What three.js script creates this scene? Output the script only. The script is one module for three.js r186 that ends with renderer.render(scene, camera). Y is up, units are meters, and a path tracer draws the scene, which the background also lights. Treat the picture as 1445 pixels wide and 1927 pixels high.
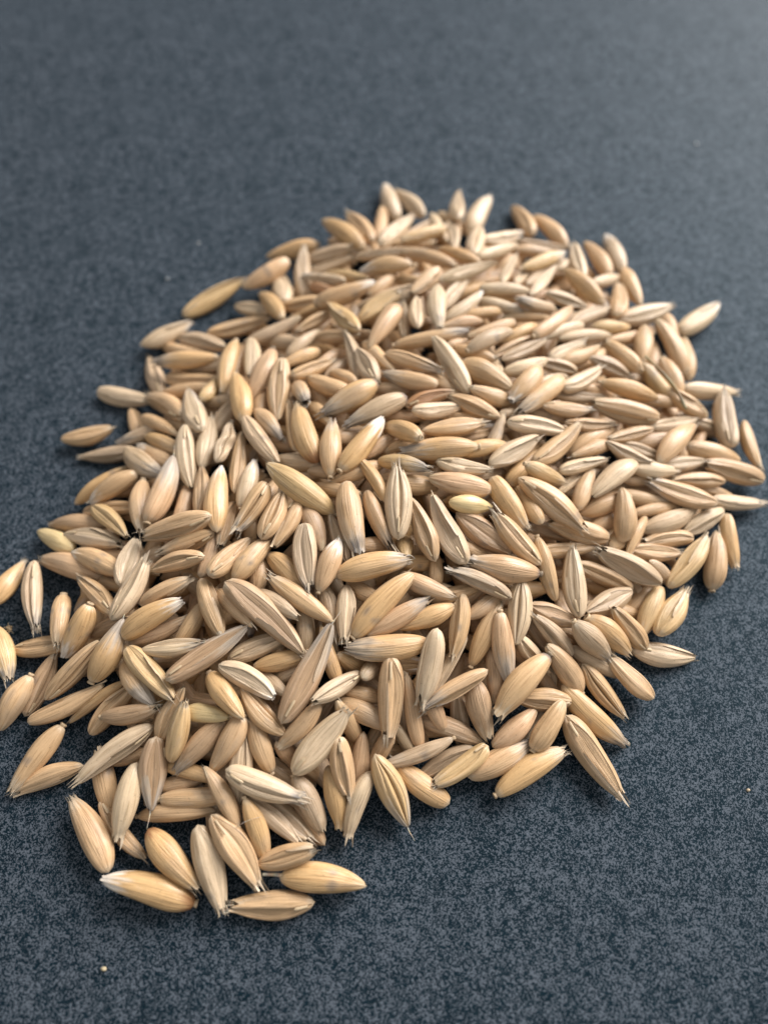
import * as THREE from 'three';
import { mergeGeometries } from 'three/addons/utils/BufferGeometryUtils.js';
import { RectAreaLightUniformsLib } from 'three/addons/lights/RectAreaLightUniformsLib.js';

// ---------------------------------------------------------------- camera
const MM = 0.001;
const scene = new THREE.Scene();
const camera = new THREE.PerspectiveCamera(67.28, 767 / 1024, 0.002, 20);
camera.position.set(0, 0.120, 0);
camera.lookAt(0, 0.120 - Math.sin(61.5 * Math.PI / 180), -Math.cos(61.5 * Math.PI / 180));
camera.focus = 0.1150;
camera.userData.fStop = 9;
scene.add(camera);

// ---------------------------------------------------------------- light: a large window behind on the right, the soft room around
const renderer = new THREE.WebGLRenderer({ antialias: true });
renderer.toneMapping = THREE.LinearToneMapping;
renderer.toneMappingExposure = 1.0;
renderer.shadowMap.enabled = true;
renderer.shadowMap.type = THREE.PCFSoftShadowMap;
RectAreaLightUniformsLib.init();
scene.background = new THREE.Color().setRGB(0.46, 0.465, 0.47);
const WINDOW = { at: new THREE.Vector3(0.80, 0.75, -0.84), aim: new THREE.Vector3(0, 0, -0.08), w: 0.95, h: 0.85 };
const sun = new THREE.RectAreaLight(new THREE.Color().setRGB(1.0, 0.965, 0.94), 17.5, WINDOW.w, WINDOW.h);
sun.name = 'window_light';
sun.position.copy(WINDOW.at);
sun.lookAt(WINDOW.aim);
scene.add(sun);
{                                                    // the window itself, beyond the frame of the picture
  const w = new THREE.Group(), h = WINDOW, glass = new THREE.MeshStandardMaterial({ color: 0x222222, emissive: 0xffffff, emissiveIntensity: 0.8, roughness: 0.2 }), white = new THREE.MeshStandardMaterial({ color: 0xdddddd, roughness: 0.5 });
  w.name = 'window'; w.position.copy(h.at); w.lookAt(h.aim); w.translateZ(0.02);
  w.userData = { label: 'white framed window behind the countertop, letting in the daylight', category: 'window' };
  const pane = new THREE.Mesh(new THREE.BoxGeometry(h.w, h.h, 0.006), glass); pane.name = 'pane'; pane.position.z = -0.04; w.add(pane);
  const bars = [[h.w + 0.12, 0.06, 0, h.h / 2 + 0.03], [h.w + 0.12, 0.06, 0, -h.h / 2 - 0.03], [0.06, h.h, h.w / 2 + 0.03, 0], [0.06, h.h, -h.w / 2 - 0.03, 0]].map(([a, b, x, y]) => new THREE.BoxGeometry(a, b, 0.05).translate(x, y, -0.045));
  const frame = new THREE.Mesh(mergeGeometries(bars), white); frame.name = 'window_frame'; frame.castShadow = frame.receiveShadow = true; w.add(frame);
  scene.add(w);
}

// ---------------------------------------------------------------- numbers and noise
function random(seed) {
  let a = (seed * 2654435761) >>> 0;
  return () => { a = (a + 0x6D2B79F5) | 0; let t = Math.imul(a ^ (a >>> 15), 1 | a); t = (t + Math.imul(t ^ (t >>> 7), 61 | t)) ^ t; return ((t ^ (t >>> 14)) >>> 0) / 4294967296; };
}
const smooth = (a, b, x) => { const t = Math.min(1, Math.max(0, (x - a) / (b - a))); return t * t * (3 - 2 * t); };
const mix = (a, b, t) => a + (b - a) * t;
function lattice(w, h, seed) {                       // value noise that repeats after w by h cells
  const r = random(seed), v = new Float32Array(w * h);
  for (let i = 0; i < v.length; i++) v[i] = r();
  return (x, y) => {
    const xi = Math.floor(x), yi = Math.floor(y); let u = x - xi, k = y - yi;
    u = u * u * (3 - 2 * u); k = k * k * (3 - 2 * k);
    const x0 = ((xi % w) + w) % w, x1 = (x0 + 1) % w, y0 = (((yi % h) + h) % h) * w, y1 = ((((yi + 1) % h) + h) % h) * w;
    return (v[y0 + x0] * (1 - u) + v[y0 + x1] * u) * (1 - k) + (v[y1 + x0] * (1 - u) + v[y1 + x1] * u) * k;
  };
}
const toSRGB = (c) => c <= 0.0031308 ? 12.92 * c : 1.055 * Math.pow(c, 1 / 2.4) - 0.055;
function texture(n, m, colour, pixel) {
  const d = new Uint8Array(n * m * 4);
  for (let y = 0; y < m; y++) for (let x = 0; x < n; x++) {
    const p = pixel(x / n, y / m), i = (y * n + x) * 4;
    for (let c = 0; c < 3; c++) d[i + c] = Math.max(0, Math.min(255, Math.round(255 * (colour ? toSRGB(p[c]) : p[c]))));
    d[i + 3] = 255;
  }
  const t = new THREE.DataTexture(d, n, m, THREE.RGBAFormat);
  t.wrapS = t.wrapT = THREE.RepeatWrapping; t.magFilter = THREE.LinearFilter; t.minFilter = THREE.LinearMipmapLinearFilter; t.generateMipmaps = true;
  if (colour) t.colorSpace = THREE.SRGBColorSpace;
  t.needsUpdate = true;
  return t;
}

// ---------------------------------------------------------------- countertop: dark blue laminate, light grey speckle
const TILE = 0.040;
const c1 = lattice(330, 330, 11), c2 = lattice(170, 170, 12), c3 = lattice(44, 44, 13), c4 = lattice(560, 560, 14);
const speck = (u, v) => {
  const wx = (c2(u * 170, v * 170) - 0.5) * 1.2, wy = (c2(u * 170 + 51, v * 170 + 77) - 0.5) * 1.2;
  const n = 0.46 * c1(u * 330 + wx, v * 330 + wy) + 0.24 * c2(u * 170 + 9, v * 170 + 5) + 0.13 * c3(u * 44, v * 44) + 0.17 * c4(u * 560, v * 560);
  return smooth(0.43, 0.64, n);
};
const topMap = texture(2048, 2048, true, (u, v) => {
  const s = speck(u, v), g = c4(u * 560 + 200, v * 560 + 90), q = c3(u * 44 + 20, v * 44 + 7);
  const d = 0.75 + 0.5 * g, l = 0.72 + 0.56 * c1(u * 330 + 100, v * 330 + 40);
  return [mix(0.0026 * d, 0.080 * l, s), mix((0.0074 + 0.002 * q) * d, 0.093 * l, s), mix((0.0120 + 0.003 * q) * d, 0.112 * l, s)];
});
const topBump = texture(1024, 1024, false, (u, v) => { const h = 0.5 + 0.3 * (c1(u * 330, v * 330) - 0.5) + 0.5 * (c2(u * 170, v * 170) - 0.5); return [h, h, h]; });
topMap.anisotropy = 8;
const topMaterial = new THREE.MeshPhysicalMaterial({ map: topMap, bumpMap: topBump, bumpScale: 0.00003, roughness: 0.64, specularIntensity: 0.30, specularColor: new THREE.Color().setRGB(0.50, 0.82, 1.0) });
{
  const g = new THREE.BoxGeometry(1.8, 0.03, 1.5), p = g.attributes.position, uv = g.attributes.uv;
  for (let i = 0; i < p.count; i++) uv.setXY(i, p.getX(i) / TILE, -p.getZ(i) / TILE);
  const top = new THREE.Mesh(g, topMaterial);
  top.name = 'countertop';
  top.position.set(0, -0.015, -0.3);
  top.receiveShadow = top.castShadow = true;
  top.userData = { kind: 'structure', label: 'dark blue laminate countertop with fine light grey speckle' };
  scene.add(top);
}

// ---------------------------------------------------------------- straw: long fibres
const f1 = lattice(96, 4, 21), f2 = lattice(220, 6, 22), f3 = lattice(24, 4, 23), f4 = lattice(60, 60, 24), f5 = lattice(400, 9, 25);
const fibre = (u, v) => 0.34 * f1(u * 96, v * 4) + 0.28 * f2(u * 220, v * 6) + 0.18 * f3(u * 24, v * 4) + 0.20 * f5(u * 400, v * 9);
const strawMap = texture(1024, 1024, true, (u, v) => {
  const s = fibre(u, v), m = f4(u * 60, v * 60), k = smooth(0.30, 0.46, s), dot = smooth(0.90, 0.985, f4(u * 60 + 31, v * 60 + 17));
  const b = mix(0.74, 1.0, k) * (0.93 + 0.07 * m) * (1 - 0.35 * dot);
  return [b, b * mix(0.955, 1, k), b * mix(0.89, 1, k)];
});
const strawBump = texture(1024, 1024, false, (u, v) => { const s = fibre(u, v); return [s, s, s]; });
const straw = (rough, bump, sheen = 0) => new THREE.MeshPhysicalMaterial({ vertexColors: true, map: strawMap, bumpMap: strawBump, bumpScale: bump, roughness: rough, specularIntensity: 0.85, side: THREE.DoubleSide, clearcoat: 0.2, clearcoatRoughness: 0.28, sheen, sheenRoughness: 0.6, sheenColor: new THREE.Color().setRGB(0.9, 0.86, 0.8) });
const HUSK = [straw(0.36, 0.00009), straw(0.43, 0.00012), straw(0.50, 0.00014)];
const PAPER = straw(0.46, 0.00010);
const KERNEL = straw(0.34, 0.00002);
const FIBRE = new THREE.MeshStandardMaterial({ vertexColors: true, roughness: 0.6 });

// ---------------------------------------------------------------- one oat grain: a hull (lemma) rolled round an inner hull (palea)
const TONE = { n: [0.600, 0.395, 0.215], o: [0.600, 0.380, 0.182], g: [0.540, 0.390, 0.248], p: [0.650, 0.490, 0.320], d: [0.500, 0.328, 0.190], y: [0.630, 0.430, 0.215], k: [0.600, 0.390, 0.222], r: [0.430, 0.225, 0.105] };
const TIP = { s: [0.66, 0.52, 0.34], b: [0.62, 0.50, 0.35], f: [0.60, 0.48, 0.34], w: [0.80, 0.73, 0.64], D: [0.20, 0.175, 0.155], a: [0.40, 0.34, 0.28] };
function shapeOf(L, W, tip, seed, open) {
  const r = random(seed), torn = tip === 'b' || tip === 'f' || tip === 'D';
  W *= mix(0.95, 1.06, r());
  const s = { L, W, T: W * mix(0.76, 0.90, r()), r, open, torn, seed,
    peak: mix(0.70, 0.92, r()), full: mix(0.48, 0.68, r()), base: mix(0.24, 0.34, r()), end: tip === 'D' || tip === 'b' ? mix(0.30, 0.50, r()) : tip === 'f' || tip === 'w' ? mix(0.22, 0.36, r()) : mix(0.06, 0.16, r()),
    bend: (r() - 0.5) * 0.09 * L, arch: mix(0.01, 0.05, r()) * L, twist: (r() - 0.5) * 0.35, lean: open > 0 ? (r() < 0.5 ? -1 : 1) * mix(0.06, 0.34, r()) : 0, slant: (r() - 0.5) * 0.09, wob: mix(0.02, 0.07, r()), skew: (r() - 0.5) * 0.16,
    ph: [r() * 6.28, r() * 6.28, r() * 6.28, r() * 6.28], jag: torn ? mix(0.05, 0.12, r()) : 0.03, u0: r(), v0: r() };
  s.half = (t) => {
    const x = Math.pow(Math.min(1, Math.max(0, t)), s.peak), c = Math.pow(Math.max(0, Math.sin(Math.PI * x)), s.full);
    const low = t < 0.3 ? s.base * Math.sqrt(Math.max(0, 1 - Math.pow(1 - Math.min(1, t / 0.05), 2))) : s.end;
    const k = smooth(0.06, 0.34, t) * (1 - smooth(0.62, 1.0, t) * (s.end / 0.6));
    return (W / 2) * (1 + s.wob * Math.sin(5.5 * t + s.ph[3])) * Math.max(low * (t < 0.3 ? 1 - 0.5 * k : smooth(0.45, 0.95, t)), c * (1 + 0.02 * Math.sin(9 * t + s.ph[0])));
  };
  s.gap = (t) => open <= 0 ? 0 : open * Math.pow(Math.max(0.02, Math.sin(Math.PI * Math.min(1, Math.max(0, (t + 0.02) / 1.22)))), 0.55);
  // a point of the hull: t along, a the angle from the back (0) round to the front (PI)
  s.point = (t, a, lift, out) => {
    const hw = s.half(t), sign = a < 0 ? -1 : 1, c = Math.cos(a);
    let y = -c * (s.T / s.W) * hw * (c < 0 ? 0.90 : 1.0), z = Math.sin(a) * hw;
    const rib = 1 + (0.017 + 0.060 * smooth(0.55, 1, t) + 0.015 * smooth(0.2, 0, t)) * Math.cos(a * 9 + s.ph[1]) + 0.016 * Math.sin(a * 3 + t * 7 + s.ph[2]);
    if (s.crack) { y += 0.30 * Math.sin(t * 15 + a * 2) * Math.sin(Math.PI * t); z += 0.22 * Math.sin(t * 11 + 1) * Math.sin(Math.PI * t); }
    y = y * rib + lift; z = z * rib + sign * 0;
    const tw = s.twist * (t - 0.5), cy = Math.cos(tw), sy = Math.sin(tw), y2 = y * cy - z * sy, z2 = y * sy + z * cy;
    const k = 4 * t * (1 - t);
    out.set((t - 0.0) * s.L, y2 + s.arch * (k - 0.5) * -1, z2 + s.bend * k - s.bend * 0.5 + s.skew * hw * (1 - 2 * t) * 0.5);
    return out;
  };
  return s;
}
function grid(nx, ny, fn) {                          // fn(i, j, position, colour, uv)
  const pos = new Float32Array((nx + 1) * (ny + 1) * 3), col = new Float32Array(pos.length), uv = new Float32Array((nx + 1) * (ny + 1) * 2), idx = [];
  const P = new THREE.Vector3(), C = [0, 0, 0], U = [0, 0];
  for (let i = 0, k = 0; i <= nx; i++) for (let j = 0; j <= ny; j++, k++) {
    fn(i, j, P, C, U);
    pos.set([P.x * MM, P.y * MM, P.z * MM], k * 3); col.set(C, k * 3); uv.set(U, k * 2);
    if (i < nx && j < ny) { const a = k, b = k + 1, c = k + ny + 1, d = k + ny + 2; idx.push(a, b, c, b, d, c); }
  }
  const g = new THREE.BufferGeometry();
  g.setAttribute('position', new THREE.BufferAttribute(pos, 3)); g.setAttribute('color', new THREE.BufferAttribute(col, 3)); g.setAttribute('uv', new THREE.BufferAttribute(uv, 2));
  g.setIndex(idx); g.computeVertexNormals();
  return g;
}
function painter(tone, tip, foot, seed) {
  const r = random(seed + 7), n1 = lattice(40, 8, seed + 1), n3 = lattice(64, 3, seed + 4), n2 = lattice(14, 6, seed + 2), base = [...TONE[tone]];
  const g = mix(0.90, 1.08, r()), warm = mix(-0.03, 0.03, r());
  const end = TIP[tip], from = { D: mix(0.68, 0.82, r()), w: mix(0.62, 0.76, r()), a: mix(0.55, 0.68, r()), b: mix(0.72, 0.85, r()), f: mix(0.70, 0.82, r()), s: mix(0.78, 0.9, r()) }[tip];
  const lines = r() < 0.6 ? mix(0.10, 0.38, r()) : 0.05, lineAt = mix(0.0, 0.7, r()), grey = r() < 0.55 ? mix(0.25, 0.9, r()) : 0, greyAt = mix(0.35, 0.7, r()), col = [0, 0, 0];
  const smudge = r() < 0.25 ? mix(0.3, 0.9, r()) : -1, footC = foot === 'B' ? [0.30, 0.135, 0.055] : foot === 'K' ? [0.16, 0.13, 0.12] : [0.70, 0.58, 0.42];
  return (t, a, out) => {
    const q = (a / Math.PI + 1) * 20, st = n1(q, t * 7), pa = n2(q * 0.35, t * 5);
    for (let c = 0; c < 3; c++) col[c] = base[c] * g * (0.90 + 0.20 * pa) * (c === 2 ? 1 - warm : 1);
    const ln = lines * smooth(0.56, 0.80, n3(q * 1.6, t * 2)) * smooth(lineAt - 0.25, lineAt + 0.15, t + 0.2 * pa);      // brown veins
    for (let c = 0; c < 3; c++) col[c] *= 1 - ln * [0.55, 0.70, 0.85][c];
    const gm = grey * smooth(0.50, 0.72, n2(q * 0.3 + 5, t * 3 + 2)) * smooth(greyAt - 0.3, greyAt, t) * 0.6;     // weathered patches
    for (let c = 0; c < 3; c++) col[c] = mix(col[c], [0.45, 0.34, 0.235][c], gm);
    const k = smooth(from, Math.min(1.02, from + 0.22), t + (st - 0.5) * 0.30);
    if (tip === 'D' || tip === 'a') { const pale = smooth(from - 0.14, from + 0.04, t + (st - 0.5) * 0.25) * 0.55; for (let c = 0; c < 3; c++) col[c] = mix(col[c], [0.55, 0.47, 0.37][c], pale); }
    for (let c = 0; c < 3; c++) col[c] = mix(col[c], end[c], k * (tip === 'D' ? 0.55 + 0.45 * st : 0.85));
    if (tip === 'w' && st > 0.55) { const k2 = smooth(0.9, 1.0, t) * 0.7; for (let c = 0; c < 3; c++) col[c] = mix(col[c], [0.30, 0.28, 0.27][c], k2); }
    if (smudge > 0) { const d = smooth(0.10, 0.0, Math.abs(t - smudge)) * smooth(0.55, 0.75, pa) * 0.6; for (let c = 0; c < 3; c++) col[c] = mix(col[c], [0.22, 0.18, 0.15][c], d); }
    const kf = smooth(0.09, 0.025, t + (st - 0.5) * 0.05) * (foot ? 0.95 : 0.55);
    for (let c = 0; c < 3; c++) out[c] = mix(col[c], footC[c], foot === 'B' ? Math.max(kf, smooth(0.17, 0.05, t + (st - 0.5) * 0.12) * 0.9) : kf);
  };
}
function hull(s, paint, nx, ny) {
  const lip = s.open > 0 ? 2 : 0, jn = lattice(36, 1, s.seed + 3);
  return grid(nx, ny + 2 * lip, (i, j, P, C, U) => {
    const t0 = 1 - Math.pow(1 - i / nx, 1.12), jj = j - lip, edge = jj < 0 ? -1 : jj > ny ? 1 : 0, q = Math.min(1, Math.max(-1, (2 * jj) / ny - 1));
    const ang = q * (Math.PI - s.gap(t0)) + s.lean * Math.abs(q) * smooth(0.0, 0.3, t0);
    const tear = s.slant * q * (s.torn ? 1 : 0.3) + s.jag * (jn((q + 1) * 13, 0) * 1.4 - 0.2) + (s.torn ? 0.04 * Math.abs(q) : 0.02 * Math.abs(q));
    const t = t0 * (1 - tear * smooth(0.6, 1, t0));
    const rim = s.open > 0 ? 0.09 * smooth(0.86, 0.985, Math.abs(q)) * smooth(0.0, 0.12, t) : 0;
    s.point(t, ang, rim, P);
    if (edge) { const n = jj < 0 ? -jj : jj - ny; P.z -= edge * 0.05 * n * (n - 0.2); P.y -= 0.07 * n + 0.03; }
    paint(t, ang, C);
    if (rim > 0.04) for (let c = 0; c < 3; c++) C[c] = mix(C[c], C[c] * 1.08 + 0.03, 0.6);
    U[0] = s.u0 + ang * 0.115; U[1] = s.v0 + t * 0.9;
  });
}
function inner(s, tone, lobed, seed, nx, ny) {
  const r = random(seed + 31), deep = lobed ? 0.0 : mix(0.0, 0.20, r()) , puff = lobed ? mix(0.18, 0.34, r()) : mix(-0.04, 0.14, r()), crease = lobed ? mix(0.36, 0.5, r()) : mix(0.0, 0.16, r()), side = (r() - 0.5) * 0.3;
  const n1 = lattice(30, 8, seed + 41), n2 = lattice(9, 7, seed + 42), dark = mix(0.80, 0.98, r()), b = TONE[tone], gl = lobed ? 1.06 : 1, wr = lobed ? 0.02 : mix(0.02, 0.12, r());
  const A = new THREE.Vector3(), B = new THREE.Vector3();
  return grid(nx, ny, (i, j, P, C, U) => {
    const t = mix(0.025, s.torn ? 0.93 : 0.965, i / nx), u = (2 * j) / ny - 1, g = Math.PI - s.gap(t) * 0.92;
    const lean = s.lean * smooth(0.0, 0.3, t); s.point(t, -g + lean, 0, A); s.point(t, g + lean, 0, B);
    P.lerpVectors(A, B, (u + 1) / 2);
    const k = Math.pow(Math.max(0, Math.sin(Math.PI * Math.min(1, t * 1.02))), 0.6), uc = u - side * k;
    P.y += k * (-deep * (1 - u * u) - 0.02 + puff * Math.abs(Math.sin(Math.PI * Math.min(1, Math.abs(uc)))) - crease * Math.exp(-Math.pow(uc / 0.16, 2)) + 0.03 * Math.exp(-Math.pow((Math.abs(u) - 0.72) / 0.1, 2)));
    P.y += wr * (n2((u + 1) * 3, t * 6) - 0.5) * k;
    const st = n1((u + 1) * 12, t * 5), pa = n2((u + 1) * 3 + 2, t * 4);
    for (let c = 0; c < 3; c++) C[c] = b[c] * dark * gl * (0.86 + 0.28 * pa);
    const stain = smooth(0.60, 0.82, st) * smooth(0.35, 0.75, pa) * 0.40, pl = smooth(0.78, 1, t + (st - 0.5) * 0.3) * 0.6;
    for (let c = 0; c < 3; c++) C[c] = mix(mix(C[c], [0.30, 0.22, 0.15][c], stain), [0.58, 0.48, 0.36][c], pl);
    U[0] = s.u0 + 0.4 + u * 0.13; U[1] = s.v0 + 0.3 + t * 0.9;
  });
}
function strand(points, r0, r1, colour, n = 10, m = 6) {        // a tapered fibre; points and radii in mm
  const c = new THREE.CatmullRomCurve3(points.map((p) => p.isVector3 ? p : new THREE.Vector3(...p))), fr = c.computeFrenetFrames(n, false);
  return grid(n, m, (i, j, P, C, U) => {
    const t = i / n, a = (j / m) * Math.PI * 2, rad = mix(r0, r1, t);
    c.getPoint(t, P).addScaledVector(fr.normals[i], Math.cos(a) * rad).addScaledVector(fr.binormals[i], Math.sin(a) * rad);
    for (let k = 0; k < 3; k++) C[k] = colour[k] * (0.9 + 0.15 * Math.sin(t * 13 + k)); U[0] = j / m; U[1] = t;
  });
}
function stub(s, r) {                                 // the short flat stalk left at the base of the open side
  const l = mix(0.14, 0.22, r()), z = (r() - 0.5) * 0.25, A = new THREE.Vector3(), w = mix(0.15, 0.22, r());
  return grid(8, 7, (i, j, P, C, U) => {
    const t = 0.075 + (l * i) / 8, a = (j / 7) * Math.PI * 2, k = i / 8;
    s.point(t, Math.PI, 0.10 + 0.10 * k, A);
    const rad = w * (i === 8 ? 0.6 : 1 + 0.25 * k);
    P.set(A.x, A.y + Math.sin(a) * rad * 0.55, A.z + z * k + Math.cos(a) * rad);
    const q = 0.92 + 0.1 * Math.sin(j * 2.1); C[0] = 0.66 * q; C[1] = 0.50 * q; C[2] = 0.31 * q; U[0] = s.u0 + j * 0.01; U[1] = s.v0 + t;
  });
}
function flap(s, paint, r) {                          // a loose papery edge of the hull, lifted over the open side
  const sgn = r() < 0.5 ? -1 : 1, t0 = mix(0.30, 0.55, r()), t1 = mix(0.98, 1.07, r()), wide = mix(0.35, 0.85, r()), curl = mix(0.05, 0.40, r()), jn = lattice(14, 1, s.seed + 9), wj = mix(0.1, 0.3, r());
  return grid(16, 5, (i, j, P, C, U) => {
    const k = i / 16, t = mix(t0, t1, k), tt = Math.min(0.97, t), v = j / 5, g = s.gap(tt), lean = s.lean * smooth(0, 0.3, tt);
    const a = sgn * (Math.PI - g) + lean, reach = wide * Math.sqrt(Math.sin(Math.PI * Math.min(1, k * 0.86 + 0.04))) * (1 - wj * jn(k * 11, 0));
    s.point(tt, a + sgn * (v - 0.12) * reach * g * 1.2, 0.09 + curl * v * k * k + 0.06 * v, P);
    P.x += Math.max(0, t - 0.97) * s.L * (1 - 0.5 * jn(v * 9 + 3, 0));
    paint(Math.min(1, t), a, C); for (let c = 0; c < 3; c++) C[c] = mix(C[c], [0.66, 0.53, 0.38][c], 0.45 * v + 0.1);
    U[0] = s.u0 + v * 0.07; U[1] = s.v0 + t * 0.9;
  });
}
function shreds(s, r) {                              // papery blades left of the hull's tip
  const gs = [], n = 2 + Math.floor(r() * 2), A = new THREE.Vector3();
  for (let k = 0; k < n; k++) {
    const a0 = Math.PI * (0.25 + 0.75 * r()) * (r() < 0.5 ? -1 : 1), span = mix(0.35, 0.8, r()), l = mix(0.05, 0.16, r()), open = mix(0.0, 0.30, r()), side = (r() - 0.5) * 0.7, shade = mix(0.75, 1.08, r()), grey = r() * 0.6;
    gs.push(grid(7, 4, (i, j, P, C, U) => {
      const q = i / 7, v = j / 4 - 0.5, t = 0.90 + q * 0.06;
      s.point(t, a0 + v * span * (1 - 0.75 * q * q) + side * q * q * 0.5, 0, A);
      const rr = 1 + open * q * q;
      P.set(A.x + q * q * l * s.L * (1 - Math.abs(v) * 0.5), A.y * rr + 0.03, A.z * rr + side * q * q * 0.4);
      for (let c = 0; c < 3; c++) C[c] = mix([0.64, 0.51, 0.36][c], [0.50, 0.42, 0.33][c], grey * q) * shade * (0.88 + 0.2 * ((j * 37 + i * 11) % 5) / 5);
      U[0] = s.u0 + j * 0.02; U[1] = s.v0 + q * 0.15;
    }));
  }
  return mergeGeometries(gs);
}
const cast = (m) => { m.castShadow = m.receiveShadow = true; return m; };
const part = (name, g, m, parent) => { const o = cast(new THREE.Mesh(g, m)); o.name = name; parent.add(o); return o; };
function place(b, t, turn) {                          // base and tip in mm, turn of the open side away from straight up
  const x = new THREE.Vector3().subVectors(t, b).normalize(), up = new THREE.Vector3(0, 1, 0).addScaledVector(x, -x.y).normalize(), side = new THREE.Vector3().crossVectors(up, x);
  const y = up.clone().multiplyScalar(Math.cos(turn)).addScaledVector(side, Math.sin(turn)), z = new THREE.Vector3().crossVectors(x, y);
  return new THREE.Matrix4().makeBasis(x, y, z).setPosition(b.x * MM, b.y * MM, b.z * MM);
}
let count = 0;
const named = {};
function number(name) { const n = named[name] = (named[name] ?? -1) + 1; return n ? `${name}_${String(n).padStart(3, '0')}` : name; }
const V = (x, y, z) => new THREE.Vector3(x, y, z);

function oat(kind, turn, b, t, w, label, group = 'oat grains in the heap') {
  const [tone, tip, flags = ''] = kind.split(' '), seed = 100 + 17 * ++count, L = b.distanceTo(t), r = random(seed + 5);
  const shut = flags.includes('S'), lobed = flags.includes('L'), foot = flags.includes('B') ? 'B' : flags.includes('K') ? 'K' : '';
  const g = new THREE.Group();
  g.name = number(flags.includes('G') ? 'oat_kernel' : 'oat_grain');
  place(b, t, turn).decompose(g.position, g.quaternion, g.scale);
  g.userData = { label, category: flags.includes('G') ? 'kernel' : 'grain', group: flags.includes('G') ? 'bare kernels among the grains' : group };
  scene.add(g);
  if (flags.includes('G')) {                          // a kernel without its hull
    const s = shapeOf(L, w, 's', seed, 0); s.end = 0.2; s.base = 0.35; s.full = 0.6;
    const n = lattice(12, 6, seed), geo = hull(s, (tt, a, out) => { const k = 0.92 + 0.14 * n(a * 2 + 7, tt * 5), e = smooth(0.12, 0, tt) * 0.3; out[0] = mix(0.68 * k, 0.52, e); out[1] = mix(0.515 * k, 0.36, e); out[2] = mix(0.265 * k, 0.17, e); }, 30, 32);
    const o = part('kernel_skin', geo, KERNEL, g); o.userData.label = 'smooth pale yellow kernel without a hull';
    return g;
  }
  const s = shapeOf(L, w, tip, seed, shut ? 0 : (flags.includes('W') ? mix(0.72, 0.92, r()) : mix(0.34, 0.66, r()))), paint = painter(tone, tip, foot, seed);
  s.crack = flags.includes('C');
  part('outer_hull', hull(s, paint, 34, 38), HUSK[tone === 'g' || tone === 'd' ? 2 : (r() < 0.4 ? 0 : 1)], g);
  if (!shut) {
    part('inner_hull', inner(s, tone, lobed, seed, 28, 18), lobed ? HUSK[0] : PAPER, g);
    if (!lobed && r() < 0.62) part('husk_flap', flap(s, paint, r), PAPER, g);
    if (flags.includes('R') || r() < 0.30) part('stub', stub(s, r), PAPER, g);
  }
  if (shut && r() < 0.6) {                            // the scar ring where the grain sat on its stem
    const R0 = s.half(0.05) * mix(0.55, 0.75, r()), O = s.point(0.0, 0, 0, new THREE.Vector3()).clone().add(s.point(0.0, Math.PI, 0, new THREE.Vector3())).multiplyScalar(0.5), dk = foot === 'K' ? 0.35 : mix(0.7, 1.0, r()), prof = [0.30, 0.75, 1.0, 0.95, 0.75, 0.30];
    part('base_scar', grid(6, 12, (i, j, P, C, U) => {
      const a = (j / 12) * Math.PI * 2, q = i === 0 ? 0 : prof[i - 1] * R0 * (1 + 0.08 * Math.sin(3 * a + s.ph[2]));
      P.set(O.x - 0.28 + [0.18, 0.04, 0, 0.10, 0.28, 0.55, 0.8][i], O.y + Math.cos(a) * q * 0.8, O.z + Math.sin(a) * q);
      const d = i < 2 ? 0.45 : 1; C[0] = 0.64 * dk * d; C[1] = 0.47 * dk * d; C[2] = 0.29 * dk * d; U[0] = j / 40; U[1] = i / 30;
    }), PAPER, g);
  }
  const E = s.point(0.97, 0, 0, new THREE.Vector3()), pale = [0.60, 0.50, 0.37];
  E.y = s.point(0.97, Math.PI, 0, new THREE.Vector3()).y * 0.5 + E.y * 0.5;
  if (tip !== 'w' && r() < 0.62) part('papery_tip', shreds(s, r), PAPER, g);
  if (tip === 'a') part('bristle', strand([[E.x - 0.8, E.y, E.z], [E.x + 0.6, E.y + 0.1, E.z + 0.15], [E.x + 1.6 + r(), E.y + 0.5 * r(), E.z + (r() - 0.5) * 1.2]], 0.16, 0.02, pale), FIBRE, g);
  if (tip === 'f') {
    const hs = [];
    for (let k = 0; k < 14; k++) { const a = r() * 6.28, rr = s.half(0.9) * mix(0.3, 0.95, r()), l = mix(0.2, 1.0, r() * r() + 0.1); hs.push(strand([[E.x - 0.7, E.y + Math.cos(a) * rr * 0.7, E.z + Math.sin(a) * rr], [E.x + l * 0.3, E.y + Math.cos(a) * rr * 1.0, E.z + Math.sin(a) * rr * 1.1], [E.x + l, E.y + Math.cos(a) * rr * (1 + 0.7 * r()), E.z + Math.sin(a) * rr * (1 + 0.9 * r())]], 0.045, 0.010, pale, 5, 4)); }
    part('tip_tuft', mergeGeometries(hs), FIBRE, g);
  }
  if ((tip === 'b' || tip === 'w' || tip === 'D') && r() < 0.55) {
    const hs = [];
    for (let k = 0; k < 6; k++) { const a = r() * 6.28, rr = s.half(0.92) * mix(0.4, 1, r()), l = mix(0.2, 0.9, r() * r() + 0.15); hs.push(strand([[E.x - 0.6, E.y + Math.cos(a) * rr * 0.8, E.z + Math.sin(a) * rr], [E.x + l * 0.4, E.y + Math.cos(a) * rr, E.z + Math.sin(a) * rr * 1.1], [E.x + l, E.y + Math.cos(a) * rr * (1 + 0.6 * r()), E.z + Math.sin(a) * rr * (1 + 0.7 * r())]], mix(0.04, 0.09, r()), 0.012, pale, 5, 4)); }
    part('tip_fibres', mergeGeometries(hs), FIBRE, g);
  }
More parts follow.
